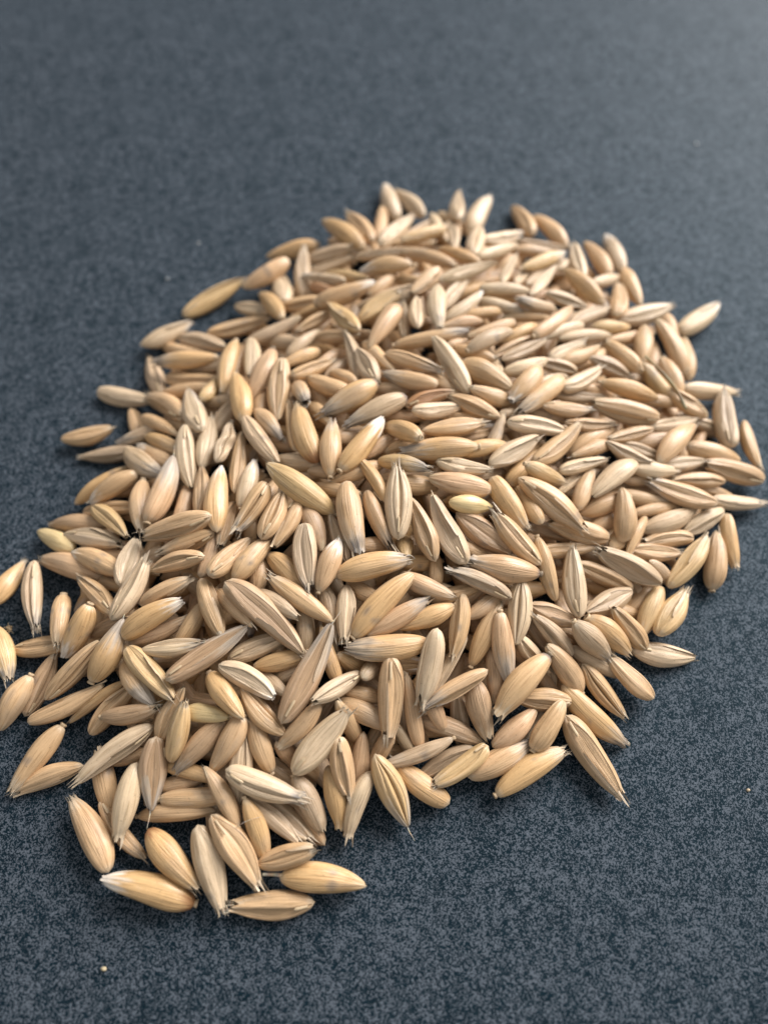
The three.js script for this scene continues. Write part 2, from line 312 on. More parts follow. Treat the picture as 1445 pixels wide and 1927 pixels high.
  if (tip === 'D' && r() < 0.6) part('torn_tip', strand([[E.x - 0.9, E.y + 0.1, E.z + s.half(0.9) * 0.5], [E.x + 0.2, E.y + 0.2, E.z + s.half(0.9) * 0.6], [E.x + 0.8, E.y + 0.35 * r(), E.z + (r() - 0.3) * 0.9]], 0.22, 0.04, [0.42, 0.35, 0.27], 6, 5), FIBRE, g);
  if (flags.includes('T')) part('stalk', strand([[0.5, 0, 0], [-0.6, 0.1, 0.05], [-2.3, 0.0, -0.1]], 0.30, 0.20, [0.62, 0.50, 0.36], 8, 7), PAPER, g);
  return g;
}

// ---------------------------------------------------------------- the grains one by one: base and tip in mm on the countertop (x right, y up, z towards us)
oat('o w SB', 3.12, V(-25.8, 1.3, -3.4), V(-38.7, 3.5, -6.3), 4.04, "plump orange-tan oat grain lying crosswise at the heap's very near edge, brown-spotted blunt end");
oat('n f S', 2.92, V(-38.0, 2.2, -7.1), V(-45.1, 2.6, -17.1), 4.10, "broad tan grain leaning left at the near left corner, tufted with bristles at far end");
oat('o b SB', -3.02, V(-33.2, 3.9, -12.4), V(-25.4, 2.9, -4.7), 3.87, "smooth grain with red-brown rounded end, leaning beside the pale creased grain at the near edge");
oat('p b S', 3.12, V(-35.6, 5.5, -21.2), V(-37.6, 2.6, -10.7), 3.45, "silvery white oat grain standing almost upright over two crossed grains at the near left");
oat('n s', 0.49, V(-41.4, 1.8, -16.3), V(-33.7, 1.3, -8.6), 2.43, "thin creased oat grain crossing under the silvery upright grain, both of its lips showing");
oat('p s R', 0.96, V(-34.0, 5.5, -26.6), V(-44.4, 4.6, -18.5), 3.53, "long pale grey grain with open crease, pointing down to dark table at the left edge");
oat('n f', 1.36, V(-44.5, 1.9, -21.6), V(-54.6, 0.6, -17.8), 3.28, "grain with a fuzzy white tip, its other end tucked under the long pale diagonal grain");
oat('n f S', -2.70, V(-48.3, 2.9, -27.1), V(-54.7, 1.5, -17.5), 3.29, "smooth buff grain lying alone-looking on the dark table left of the long pale diagonal grain");
oat('d a', 0.46, V(-33.0, 6.7, -24.6), V(-33.1, 3.6, -14.7), 3.70, "brown grooved oat grain hanging down with a white spike at its lower tip");
oat('y s L', 1.08, V(-30.6, 5.5, -21.2), V(-28.5, 10.0, -29.0), 3.93, "glossy pale yellow oat grain with one end under the yellow pointed kernel");
oat('n s S', 3.00, V(-35.6, 1.9, -14.5), V(-23.8, 4.0, -15.0), 2.93, "level tan oat grain, smooth back up, under the white spike of the brown grooved grain");
oat('n s S', 2.99, V(-32.1, 4.0, -16.3), V(-21.8, 4.8, -16.7), 2.93, "tan smooth oat grain, level, half covered, below right of the spiked brown grain");
oat('p b W', 0.17, V(-25.9, 4.9, -12.9), V(-21.8, 2.2, -1.8), 3.84, "pale grey creased oat grain standing upright, second from the lower right of the near-edge group");
oat('d D S', -2.83, V(-23.2, 7.8, -26.6), V(-30.3, 5.1, -19.6), 3.18, "brown oat grain with a sooty grey tip, lying beside the glossy pale yellow grain");
oat('p D R', -0.36, V(-22.2, 8.2, -19.5), V(-11.0, 5.6, -15.9), 3.72, "cream grain with open crease and black-edged tip, crossing darker grains near the near edge");
oat('n s S', 2.54, V(-20.1, 4.9, -12.6), V(-25.3, 7.2, -20.5), 2.69, "slim grain with a split edge along its left side, left of the cream black-tipped grain");
oat('p b', -0.18, V(-20.6, 4.2, -15.6), V(-20.2, 7.1, -25.1), 3.36, "pale creased oat grain, upright, half covered, above left of the cream black-tipped grain");
oat('n b RW', 0.09, V(-23.9, 5.7, -14.2), V(-16.8, 2.8, -4.9), 4.06, "wide oat grain with deep open brown crease, leaning beside the pale grey creased grain");
oat('o s S', -3.02, V(-19.2, 6.8, -16.2), V(-16.2, 1.4, -7.5), 2.90, "orange-brown smooth oat grain hanging down behind the wide open-creased grain, crossed by a fine hair");
oat('g b S', -3.13, V(-12.7, 5.7, -19.4), V(-8.5, 1.9, -12.0), 3.35, "greyish smooth oat grain with ragged lower end, just right of the cream black-tipped grain's tip");
oat('n b', 0.07, V(-17.5, 2.7, -8.0), V(-9.1, 5.2, -9.8), 3.26, "short grain with open crease, lying level just above the stalked grain on the near table");
oat('o s ST', 3.10, V(-14.4, 3.0, -6.6), V(-2.3, 1.9, -5.6), 3.82, "orange-tan grain with thin stalk and long straw tip, nearest the bare table");
oat('n b R', 0.55, V(-9.5, 1.4, -3.2), V(-21.4, 1.8, -2.8), 3.83, "level oat grain with torn grey flap at one end, nearest of all at the front");
oat('o b S', -3.11, V(-7.9, 5.2, -20.9), V(-6.1, 2.2, -12.3), 3.16, "orange smooth oat grain hanging straight down with a ragged torn end at the near edge");
oat('n b R', 0.01, V(-6.6, 8.1, -24.3), V(-4.8, 4.2, -16.0), 3.37, "grain with open ridged crease, pointing down between the orange ragged grain and a glossy one");
oat('p b L', 1.30, V(-2.0, 4.5, -20.3), V(-5.4, 2.0, -11.2), 3.59, "pale glossy grain pointing down left to a feathery tip at the near edge");
oat('n s S', 3.08, V(-16.1, 5.4, -19.6), V(-19.7, 8.1, -28.2), 3.18, "tan smooth oat grain, upright, half covered, above the cream black-tipped grain");
oat('n s S', -2.86, V(-20.0, 9.2, -27.0), V(-24.6, 6.0, -19.6), 3.36, "tapering smooth oat grain with purplish grey lower tip, right of the glossy pale yellow grain");
oat('n s', -0.18, V(-32.9, 5.2, -23.8), V(-29.2, 9.3, -31.4), 2.99, "narrow creased oat grain standing upright just left of the glossy pale yellow grain");
oat('n s', -0.09, V(-44.3, 2.4, -26.0), V(-36.6, 6.2, -33.0), 3.31, "tan creased oat grain, slanting up right, half covered, above the long pale diagonal grain");
oat('d b S', 2.31, V(-41.9, 5.1, -27.5), V(-32.3, 7.7, -28.7), 3.04, "greyish brown grain with loose papery strip along its underside, above the long pale diagonal grain");
oat('n s S', -2.62, V(-54.3, 4.2, -34.4), V(-58.5, 1.5, -26.5), 3.71, "smooth tan grain at the left margin, pointing up to the bristly grey tip of another");
oat('y D S', -2.85, V(-63.1, 2.1, -43.4), V(-57.8, 2.6, -33.8), 3.49, "yellowish oat grain cut by the left margin, its grey tip ending in a fine bristle");
oat('d s R', -0.83, V(-55.2, 0.7, -28.9), V(-51.8, 2.5, -38.5), 3.21, "dull brown creased grain half hidden behind a larger one, left end of a slanting row");
oat('n s LR', -0.94, V(-51.4, 3.5, -30.7), V(-43.0, 7.6, -38.8), 3.76, "large grain with small stub on its back, middle of three slanting grains at the left");
oat('n s', 0.63, V(-53.9, 2.2, -27.5), V(-42.0, 5.3, -32.5), 3.35, "long oat grain with white cut-off base, lowest of three slanting grains at the left");
oat('o a S', 2.70, V(-43.7, 6.4, -32.5), V(-39.5, 9.1, -41.8), 3.78, "smooth brown oat grain with hair-thin bristle tip, pointing up right, pointed base over dark gap");
oat('y s', 0.27, V(-38.6, 8.8, -37.3), V(-30.1, 9.4, -29.0), 3.58, "cream yellow open-creased oat grain slanting down to the right, brightest on the left slope");
oat('n a S', -3.08, V(-39.6, 7.2, -35.5), V(-33.5, 8.1, -28.6), 3.17, "smooth oat grain with pale split tip, tucked under the cream yellow grain");
oat('o w S', -2.62, V(-45.4, 8.3, -44.3), V(-49.6, 4.0, -37.1), 3.88, "smooth brown oat grain with a silver-white frosted lower end");
oat('n b S', -2.75, V(-52.1, 3.6, -48.0), V(-50.9, 4.7, -38.6), 3.05, "small smooth oat grain standing upright left of the silver-ended grain");
oat('n s', 0.30, V(-59.5, 0.8, -39.4), V(-48.1, 3.6, -40.1), 3.75, "oat grain pointing left on the table, its right end under the silver-ended grain");
oat('g D', 0.36, V(-58.6, 3.2, -54.1), V(-55.5, 3.1, -41.5), 3.24, "grey-brown oat grain standing apart on the dark table, ragged black-edged lower tip");
oat('o f S', 2.55, V(-63.4, 3.1, -46.4), V(-60.9, 1.3, -55.1), 3.42, "orange-tan oat grain entering from the left margin, fuzzy tip pointing up right");
oat('k f S', -2.84, V(-45.9, 4.5, -50.8), V(-58.4, 1.8, -55.4), 3.92, "pinkish oat grain with whitish hairy left end, below the bare yellow kernel at the left");
oat('n w S', -2.87, V(-41.3, 7.5, -50.0), V(-52.0, 4.3, -55.4), 3.71, "smooth oat grain with silver-white left end, right of the pinkish hairy one");
oat('n f R', 0.11, V(-41.9, 7.6, -43.2), V(-49.5, 5.0, -50.5), 3.27, "open creased grain with a badly frayed orange tip on the left edge of the heap");
oat('p b R', 0.07, V(-41.5, 8.5, -41.5), V(-37.0, 10.2, -51.3), 3.88, "large pale oat grain pointing up right with loose stub at its lower end");
oat('p b W', -0.24, V(-41.2, 8.9, -47.1), V(-40.1, 7.8, -56.3), 3.53, "pale torn open husk standing behind the large pale stubbed grain");
oat('n s R', 0.52, V(-27.6, 12.8, -50.7), V(-36.4, 9.9, -49.6), 3.20, "creased grain lying level with its pointed end right, right of the large pale stubbed grain");
oat('n f', -1.38, V(-37.6, 8.5, -44.1), V(-29.4, 11.5, -47.5), 3.40, "oat grain with dark grey papery tip, just above the long smooth grain with whitish tip");
oat('o w S', 2.67, V(-39.8, 8.7, -39.0), V(-30.3, 11.6, -44.0), 3.56, "long smooth oat grain with whitish blunt tip pointing up right, above the bristle-tipped brown grain");
oat('d f S', 2.70, V(-39.0, 7.0, -38.4), V(-29.4, 9.2, -41.8), 2.69, "brown oat grain with torn reddish tip, directly beneath the long smooth white-tipped grain");
oat('p D', 0.68, V(-36.3, 8.9, -36.6), V(-26.2, 10.9, -37.3), 3.07, "level pale oat grain with speckled grey papery tip, above the cream yellow grain");
oat('n s', 1.11, V(-27.9, 11.8, -47.2), V(-23.8, 11.1, -37.8), 3.77, "oat grain with sharp ridge along its left side, pointing down right from a white base");
oat('d s W', -0.00, V(-23.5, 14.3, -45.8), V(-11.5, 10.5, -35.8), 4.10, "largest brown papery oat grain, broad flat husk tapering to a narrow point down right");
oat('n s S', 2.48, V(-25.6, 10.7, -45.8), V(-19.2, 12.3, -39.2), 2.65, "slim oat grain peeping out along the left edge of the broad brown husk");
oat('d a R', 0.14, V(-31.5, 10.4, -31.7), V(-20.0, 11.6, -39.7), 3.71, "oat grain with grey-blotched tip drawn out into a long curved bristle");
oat('g s', -0.01, V(-23.2, 9.4, -35.1), V(-14.3, 9.9, -38.8), 3.28, "grey-brown creased oat grain, slanting up right, half covered, above the cream white-tipped grain");
oat('o b S', 2.81, V(-19.4, 9.3, -34.0), V(-9.9, 9.3, -36.3), 2.84, "smooth orange-brown oat grain in the shade between the broad brown husk and a white-tipped one");
oat('p w', -0.42, V(-23.9, 11.1, -34.1), V(-15.5, 9.9, -29.5), 3.51, "pale cream oat grain with a smooth white tip, in the middle of the lower heap");
oat('o s S', 3.13, V(-25.8, 9.4, -33.2), V(-19.8, 10.7, -26.1), 3.39, "smooth orange oat grain lying over the end of the yellow pointed kernel");
oat('y s G', 2.92, V(-29.5, 7.2, -28.1), V(-22.1, 9.0, -26.8), 2.76, "smooth bare yellow kernel with rounded point, lying level among husked grains in the lower left");
oat('n s L', -0.63, V(-14.3, 7.5, -24.4), V(-21.0, 9.7, -31.0), 3.19, "oat grain with glossy white ridge at its lower point, below the cream white-tipped grain");
oat('d a R', -0.22, V(-14.5, 9.0, -25.8), V(-7.5, 12.5, -39.9), 4.10, "long dark-creased oat grain with grey blotched bristle tip, pointing up right in the lower middle");
oat('o s S', -3.11, V(-6.7, 8.4, -31.6), V(-9.5, 10.9, -40.1), 2.50, "orange oat grain with small knobbed base pointing down, half behind the long dark-creased grain");
oat('p b', 0.63, V(-3.4, 8.1, -33.5), V(-10.3, 11.4, -28.3), 2.89, "pale creased oat grain with blunt torn lower end, right of the long dark-creased grain");
oat('n b S', -2.90, V(-9.0, 9.4, -28.8), V(-15.1, 6.6, -22.8), 2.87, "smooth grain with grey torn lower end, parallel to and right of the long dark-creased grain");
oat('p f RW', -0.11, V(-12.9, 6.5, -19.4), V(-5.0, 9.0, -28.1), 4.10, "big grey-tipped oat grain with wide shallow crease and stub near its base, pointing up right");
oat('p b', 0.41, V(-5.6, 11.3, -46.4), V(-5.9, 10.8, -37.1), 3.32, "glossy grain with torn white lower end standing upright in the middle of the lower heap");
oat('k w S', 2.93, V(-9.8, 13.1, -44.4), V(-6.8, 13.9, -53.1), 3.57, "plump pinkish smooth oat grain with greyish top, rounded end pointing down");
oat('g D W', 0.05, V(-12.5, 14.4, -55.4), V(-11.2, 13.0, -44.6), 3.77, "grey-brown open-creased grain pointing straight down to a dark tip, left of the plump pinkish grain");
oat('o s S', 2.94, V(-17.9, 11.8, -51.6), V(-11.5, 11.5, -44.8), 3.39, "smooth orange-brown oat grain leaning, partly under the dark-tipped hanging grain");
oat('n f S', -2.89, V(-7.7, 11.5, -40.3), V(-17.7, 12.7, -47.4), 3.33, "brown smooth oat grain with wispy grey left tip, beneath the plump pinkish grain");
oat('g b S', 2.37, V(-19.7, 10.8, -45.7), V(-12.3, 12.8, -40.2), 2.65, "grey-brown smooth oat grain, slanting down right, above right of the broad brown husk");
oat('n s S', 2.55, V(-22.7, 13.3, -46.4), V(-17.6, 12.0, -54.1), 3.40, "smooth oat grain pointing up right with faint ridge, above the broad brown husk");
oat('n s R', -0.37, V(-26.3, 14.1, -46.6), V(-20.8, 12.0, -53.9), 3.38, "neatly creased oat grain with stub, pointing up right, left of the faintly ridged one");
oat('n b RW', 0.00, V(1.1, 10.1, -35.6), V(0.7, 6.6, -23.6), 3.76, "long straight oat grain with wide grooved crease and stub, hanging upright above the near edge");
oat('k b S', -3.06, V(5.3, 3.8, -23.1), V(3.2, 8.2, -33.6), 2.43, "narrow purplish pink oat grain, broken at its lower end, right of the straight grooved grain");
oat('d b S', 2.96, V(13.4, 6.9, -33.0), V(15.6, 3.4, -24.1), 3.83, "dull brown smooth oat grain pointing down to a speckled blunt end above a dark gap");
oat('k s S', 3.07, V(16.1, 3.5, -23.6), V(23.3, 4.0, -29.5), 3.07, "smooth tan grain pointing up right between the speckled brown grain and a short upright one");
oat('n s', 0.62, V(28.5, 4.0, -30.3), V(19.3, 4.8, -30.8), 3.33, "short level creased grain with pointed right end, near the lower right corner of the heap");
oat('n s S', -3.10, V(21.9, 3.8, -23.1), V(26.9, 5.5, -30.2), 3.53, "short smooth rounded oat grain standing upright below the level creased one at the lower right");
oat('o f S', 3.08, V(16.0, 2.6, -17.3), V(27.0, 3.0, -23.8), 3.84, "smooth tan grain with pale blunt base and torn tip, out on the table near right");
oat('n D S', 3.04, V(12.2, 2.5, -19.6), V(22.3, 2.8, -24.6), 3.59, "smooth grain ending in a dark purple smudge with bristle, behind the near right torn-tipped grain");
oat('y f', -0.42, V(15.4, 4.2, -23.6), V(6.8, 3.5, -18.1), 3.32, "yellowish open oat grain with frayed lower left tip and black split upper end");
oat('o s S', -2.98, V(9.4, 1.5, -15.9), V(1.0, 3.5, -21.7), 3.55, "orange smooth oat grain pointing out over the table under the black-split yellowish grain");
oat('y a L', -0.08, V(-1.3, 6.2, -22.2), V(3.5, 1.8, -12.8), 4.10, "thick oat grain with glossy ridged crease and a white bristle, pointing down onto bare table");
oat('g D S', -2.97, V(10.3, 4.8, -24.6), V(-0.5, 4.1, -20.7), 2.37, "slim oat grain with dark frayed left end, lying across above the black-split yellowish grain");
oat('d s S', 2.90, V(5.1, 4.5, -27.8), V(14.8, 2.9, -24.6), 2.84, "dark brown oat grain in shade, above and left of the speckled brown grain's tip");
oat('k s S', -2.98, V(8.8, 4.7, -25.7), V(5.6, 8.3, -33.2), 2.44, "small pinkish oat grain stump with knobbed base pointing down");
oat('n D S', 3.09, V(-6.2, 15.1, -62.6), V(-3.8, 13.6, -49.9), 4.10, "smooth grain standing upright with dark frayed lower tip, left of the grain with greyed end");
oat('n D', 1.73, V(-3.0, 14.2, -61.4), V(1.4, 12.6, -51.2), 3.46, "grain with grey mottled lower end, between an upright smooth grain and the swollen creased one");
oat('p b LR', 0.03, V(2.3, 14.1, -52.6), V(2.1, 16.4, -65.2), 4.10, "large swollen oat grain with wavy open crease standing upright in the heap's centre");
oat('n s R', 0.65, V(7.9, 12.7, -49.6), V(4.2, 14.6, -59.9), 3.77, "smooth-flanked oat grain with small stub near its lower end, right of the swollen upright grain");
oat('g s RW', 0.27, V(12.4, 12.3, -49.2), V(7.4, 14.5, -60.4), 4.10, "greyish open oat grain with two stubs in its crease, right of the stubbed smooth-flanked grain");
oat('d b W', -0.37, V(11.4, 12.7, -58.1), V(20.5, 10.3, -51.7), 4.10, "flat brown oat grain with cracked papery crease, right of the double-stubbed greyish grain");
oat('n b R', -0.18, V(24.3, 10.8, -49.8), V(17.1, 13.3, -58.0), 4.10, "grain slanting down right with dark-lined stub in its crease, beside the flat cracked brown one");
oat('k D SK', -2.69, V(24.3, 10.6, -48.3), V(12.7, 12.4, -50.0), 4.10, "plump pinkish smooth oat grain lying level, dark tip left and black-tipped base right");
oat('g D', 0.95, V(19.6, 10.5, -44.7), V(9.7, 12.4, -48.7), 2.97, "grey-topped oat grain slanting down right, directly below the plump level grain");
oat('o D S', 2.72, V(-7.4, 13.2, -47.3), V(4.3, 13.2, -50.0), 4.10, "smooth orange-tan oat grain lying level with a dark grey brushed right end");
oat('o s S', 2.88, V(-4.8, 10.8, -38.3), V(4.4, 12.8, -47.9), 3.76, "smooth grain pointing steeply up right to a pale narrow tip, below the brushed-end level grain");
oat('k D S', 2.84, V(-2.6, 10.5, -38.5), V(7.2, 11.2, -44.3), 3.11, "oat grain with purplish grey upper tip, alongside the steep smooth grain");
oat('o s S', -2.83, V(10.9, 10.3, -43.3), V(1.6, 9.4, -39.8), 3.11, "smooth tan grain with small knob at its right end, lying above the level pink-tan one");
oat('o D S', -2.82, V(6.9, 9.3, -37.6), V(-6.1, 10.6, -36.3), 4.10, "large smooth pink-tan oat grain lying level in the centre of the lower heap");
oat('p s L', -0.12, V(21.4, 10.1, -48.0), V(19.8, 8.8, -37.4), 3.84, "glossy two-ridged oat grain standing upright with an orange speck at its lower end");
oat('n s S', 2.32, V(24.2, 10.7, -54.9), V(26.6, 8.4, -44.7), 3.24, "slender smooth grain pointing down, left of the pale torn upright husk on the right slope");
oat('p b L', -1.03, V(8.0, 11.3, -39.4), V(5.3, 8.3, -28.5), 4.10, "glossy cream oat grain with hollow at its top end, slanting down left");
oat('n b', -0.90, V(12.2, 10.4, -45.4), V(10.2, 8.3, -35.3), 3.34, "curved grain with a white glossy lip on its right, right of the glossy hollow-topped grain");
oat('n D', 1.24, V(15.4, 8.3, -34.0), V(5.4, 8.1, -28.1), 3.30, "grain with ridge on top and dark grey lower left tip, below the glossy hollow-topped grain");
oat('k a S', 2.95, V(17.4, 10.6, -42.3), V(18.7, 6.2, -31.7), 3.45, "plump smooth oat grain standing upright with ribbed bristly lower tip");
oat('o s S', 3.10, V(13.0, 7.2, -34.8), V(18.0, 9.4, -44.6), 3.12, "smooth brown oat grain with knobbed lower end, left of the plump upright ribbed grain");
oat('n b SK', -3.08, V(24.7, 8.1, -36.6), V(16.2, 6.4, -27.5), 3.85, "large smooth oat grain slanting down left, brown knob at its upper right end");
oat('d b', -0.26, V(22.2, 9.0, -44.0), V(30.9, 6.6, -41.5), 3.18, "torn striped grain with dark blunt right end, left of the grey mottled right slope grain");
oat('n s S', -2.91, V(30.4, 3.0, -31.9), V(24.7, 7.9, -38.2), 3.59, "smooth oat grain slanting down right, greyish upper half, above the near right awned one");
oat('g b', 0.42, V(28.9, 5.5, -36.9), V(22.5, 9.5, -42.5), 3.16, "creased oat grain with dark stripes ending in a pale blunt foot, right slope");
oat('g D S', 2.64, V(28.7, 9.7, -41.0), V(35.0, 4.5, -36.7), 3.89, "grey-brown smooth oat grain with sooty black lower tip on the right slope");
oat('g f S', 2.72, V(28.7, 5.0, -38.4), V(38.6, 1.3, -34.6), 2.74, "broken hollow husk with a ragged torn mouth, just under the sooty-tipped grain");
oat('o b SL', 2.66, V(31.5, 7.8, -42.4), V(38.6, 3.8, -37.9), 3.88, "smooth light orange oat grain lying parallel above right of the sooty-tipped grain");
oat('n s R', 0.60, V(41.3, 3.0, -38.8), V(35.5, 7.5, -44.3), 3.69, "open creased oat grain with stub at its lower end, right of the light orange grain");
oat('p s', -0.02, V(38.9, 2.3, -39.1), V(49.8, 0.7, -38.1), 3.76, "pale striped oat grain pointing right onto bare table, under the open stubbed grain");
oat('n s', -0.27, V(41.5, 2.0, -31.2), V(34.6, 4.5, -37.4), 3.46, "grain pointing down right onto the table below the sooty-tipped grain, crease along its upper side");
oat('n s L', -0.22, V(30.4, 4.3, -36.1), V(37.0, 1.0, -28.5), 2.95, "two-lobed open oat grain with thin sharp point, on the right edge of the heap");
oat('o D S', 2.78, V(26.9, 4.3, -32.6), V(36.6, 1.0, -24.2), 4.10, "large smooth oat grain with grey-black tip and split bristles, near the lower right table");
oat('n b R', -0.32, V(27.2, 3.4, -28.4), V(34.7, 1.6, -16.6), 4.10, "large open-creased oat grain with chipped lower end, lying outermost on the table at lower right");
oat('y b', 0.43, V(43.1, 3.9, -40.8), V(49.5, 3.4, -49.1), 4.03, "yellowish grain with torn grey upper end, standing apart at the right edge of the heap");
oat('p f', 0.34, V(29.9, 8.0, -42.1), V(29.8, 9.9, -53.8), 3.91, "pale torn open husk standing upright, shredded at the top, on the right slope");
oat('g b W', 0.82, V(45.0, 4.5, -49.5), V(33.7, 8.9, -53.7), 3.99, "big grey open-creased oat grain slanting down right, right of the shredded upright husk");
oat('g s', 0.41, V(39.9, 5.0, -48.0), V(31.1, 7.0, -43.3), 3.50, "dull oat grain with dark crease line, pointing up right beneath the big grey creased grain");
oat('p s S', 2.86, V(42.3, 10.2, -69.5), V(33.7, 10.7, -62.3), 3.92, "long pale silvery oat grain slanting down left on the right slope");
oat('n s S', -2.85, V(39.1, 7.8, -55.3), V(39.5, 10.0, -64.5), 3.75, "short plump smooth oat grain standing upright with knob at its lower end");
oat('n s', 1.33, V(43.8, 6.4, -60.9), V(39.0, 7.1, -52.8), 2.43, "slim oat grain seen edge-on, right of the short knobbed upright grain");
oat('g s S', 2.65, V(42.9, 6.1, -58.2), V(53.7, 4.8, -63.1), 3.71, "dark greyish smooth oat grain in shade, right slope behind the slim edge-on grain");
oat('n D', 0.10, V(56.5, 5.8, -63.3), V(44.0, 8.1, -67.0), 4.10, "large ridged oat grain slanting down right with dark tufted upper left end, right side");
oat('n b', 0.96, V(67.5, 2.2, -70.4), V(55.2, 6.4, -71.5), 3.89, "creased oat grain with pale tip at the far right margin, lying out on the table");
oat('p f', -0.48, V(56.4, 4.0, -65.3), V(67.0, 1.3, -66.0), 2.83, "pale torn oat grain pointing right beyond the large ridged grain's end");
oat('n s', 0.84, V(59.8, 4.1, -69.1), V(49.2, 7.3, -67.5), 2.81, "tan creased oat grain, level, above right of the large ridged grain");
oat('p s', 0.92, V(58.6, 3.3, -63.7), V(50.3, 4.1, -58.7), 3.26, "pale creased oat grain slanting down left, just below the large ridged grain's end");
oat('o b S', 2.70, V(58.9, 3.0, -63.3), V(59.0, 1.5, -53.3), 3.26, "orange-tan smooth oat grain standing upright, outermost at the right edge beside two others");
oat('n s S', -2.82, V(54.5, 1.6, -49.5), V(56.8, 3.1, -60.0), 4.09, "smooth oat grain standing upright with pointed foot, middle of three at the right edge");
oat('y b', 0.73, V(46.4, 3.8, -48.9), V(54.6, 4.2, -58.4), 4.02, "yellowish oat grain pointing up right, innermost of three at the right edge");
oat('n b', 0.59, V(52.0, 4.0, -58.2), V(42.4, 5.5, -56.3), 3.19, "tan creased oat grain, level, above right of the big grey creased grain");
oat('n f', -0.31, V(39.9, 6.2, -54.7), V(49.9, 3.9, -55.1), 2.92, "oat grain with straw-like shredded right tip, above the big grey creased grain");
oat('n b S', -3.12, V(31.2, 10.2, -60.0), V(35.1, 9.5, -68.3), 3.17, "tan smooth oat grain, upright, above right of the long stub-creased grain");
oat('n b', 0.72, V(36.7, 7.5, -56.0), V(25.7, 10.4, -57.9), 3.81, "oat grain with dark-lined pointed end, emerging below the stub-creased long grain on the right slope");
oat('p b S', 2.55, V(41.1, 9.2, -68.7), V(50.7, 7.3, -69.0), 3.01, "pale smooth oat grain, level, below left of the smudged purplish grain");
oat('n s', 0.03, V(-59.4, 1.8, -79.1), V(-49.6, 2.7, -81.2), 3.58, "plain oat grain lying alone on the dark table, outermost at the left");
oat('p s', -0.94, V(-55.0, 0.9, -90.7), V(-43.8, 2.6, -87.5), 3.92, "creased oat grain pointing left onto the table, its right end under a frayed one");
oat('n f', 0.99, V(-35.2, 7.7, -80.4), V(-44.7, 2.8, -88.6), 4.07, "oat grain with frayed fuzzy left end lying over the left-pointing creased grain's tip");
oat('g s', 0.12, V(-42.0, 2.5, -88.5), V(-46.5, 0.6, -99.7), 3.42, "grey creased oat grain standing upright behind the left-pointing creased grain");
oat('p a R', -0.03, V(-31.4, 10.2, -75.3), V(-35.8, 7.0, -86.6), 4.10, "pale ribbed open oat grain with hair bristle at its top, on the upper left slope");
oat('n s', 0.44, V(-47.7, 1.0, -86.8), V(-43.4, 1.8, -76.7), 3.53, "stubby oat grain end standing at the left rim, right of the lone left grain");
oat('p s R', 0.16, V(-34.7, 9.8, -77.1), V(-32.2, 9.2, -64.3), 3.50, "oat grain standing upright with white stub near its top, on the left slope");
oat('p b', -0.20, V(-30.5, 9.8, -68.1), V(-30.4, 8.6, -79.8), 3.30, "open grain with pale hooded top, between the white-stubbed upright grain and the cracked cream one");
oat('p b LC', -0.35, V(-27.6, 11.6, -68.1), V(-26.3, 10.3, -77.4), 2.79, "shrivelled cream coloured grain with a dark wrinkled crack along it");
oat('g D S', -2.48, V(-38.9, 4.0, -80.9), V(-48.8, 2.7, -77.8), 3.02, "grey oat grain with black tip pointing left on the left rim");
oat('o s S', 2.72, V(-43.1, 4.4, -78.6), V(-33.8, 8.5, -71.7), 3.11, "orange-tan smooth oat grain, slanting down right, above left of the white-stubbed upright grain");
oat('g f', 0.80, V(-44.7, 2.8, -76.2), V(-55.9, 0.6, -76.2), 3.01, "torn grey striped oat grain pointing left onto the table at the left rim");
oat('g D S', 2.84, V(-46.2, 4.2, -75.3), V(-37.4, 8.3, -67.4), 3.86, "smooth oat grain with speckled grey lower right tip, on the left rim");
oat('n w S', -2.77, V(-35.5, 7.8, -69.5), V(-44.7, 3.4, -77.1), 3.09, "tan smooth oat grain, slanting down right, left of the white-stubbed upright grain");
oat('o s S', 2.50, V(-54.1, 2.4, -65.4), V(-45.0, 4.5, -72.0), 3.15, "slim orange grain slanting up right, outer one of a parallel pair on the left rim");
oat('n w S', -2.50, V(-42.4, 6.9, -69.2), V(-50.6, 4.6, -64.5), 3.54, "smooth grain with whitish lower left end, inner of a parallel pair on the left rim");
oat('n f S', -2.86, V(-41.3, 7.2, -67.6), V(-39.4, 8.6, -56.4), 3.20, "tan smooth oat grain, upright, below left of the whiskered pink husk");
oat('k a SW', 2.38, V(-38.0, 9.5, -57.9), V(-35.2, 10.2, -70.5), 4.10, "broad pinkish papery husk standing upright with whiskered pointed top on the left slope");
oat('y s', -0.16, V(-49.5, 5.1, -63.5), V(-41.2, 8.8, -55.8), 3.17, "golden creased oat grain slanting down right, above a torn papery one on the left edge");
oat('p b', 0.02, V(-54.3, 3.4, -59.1), V(-42.3, 7.0, -55.4), 3.43, "papery grain with torn grey right end, right of the bare yellow kernel at left edge");
oat('y s G', -2.92, V(-51.8, 3.7, -55.9), V(-59.9, 1.3, -60.8), 3.26, "bare yellow kernel with rounded end sticking out at the left edge of the heap");
oat('n b R', 0.83, V(-26.8, 13.9, -56.9), V(-39.0, 9.7, -55.3), 4.10, "large level oat grain with open crease and stub at its right end, lower left slope");
oat('n f', 1.05, V(-26.6, 11.9, -55.0), V(-36.0, 9.6, -52.4), 3.03, "tan creased oat grain, slanting up right, below right of the large level creased grain");
oat('n s', 0.29, V(-29.7, 10.8, -58.6), V(-30.6, 9.6, -69.0), 2.91, "tan creased oat grain, upright, above left of the frosted-top orange grain");
oat('o w S', 2.92, V(-26.3, 12.9, -54.6), V(-27.1, 11.7, -67.6), 4.10, "smooth orange oat grain standing upright with a white and violet frosted top");
oat('n b', 0.49, V(-24.4, 10.0, -61.5), V(-25.7, 11.7, -52.1), 3.03, "tan creased oat grain, upright, below the frosted-top orange grain");
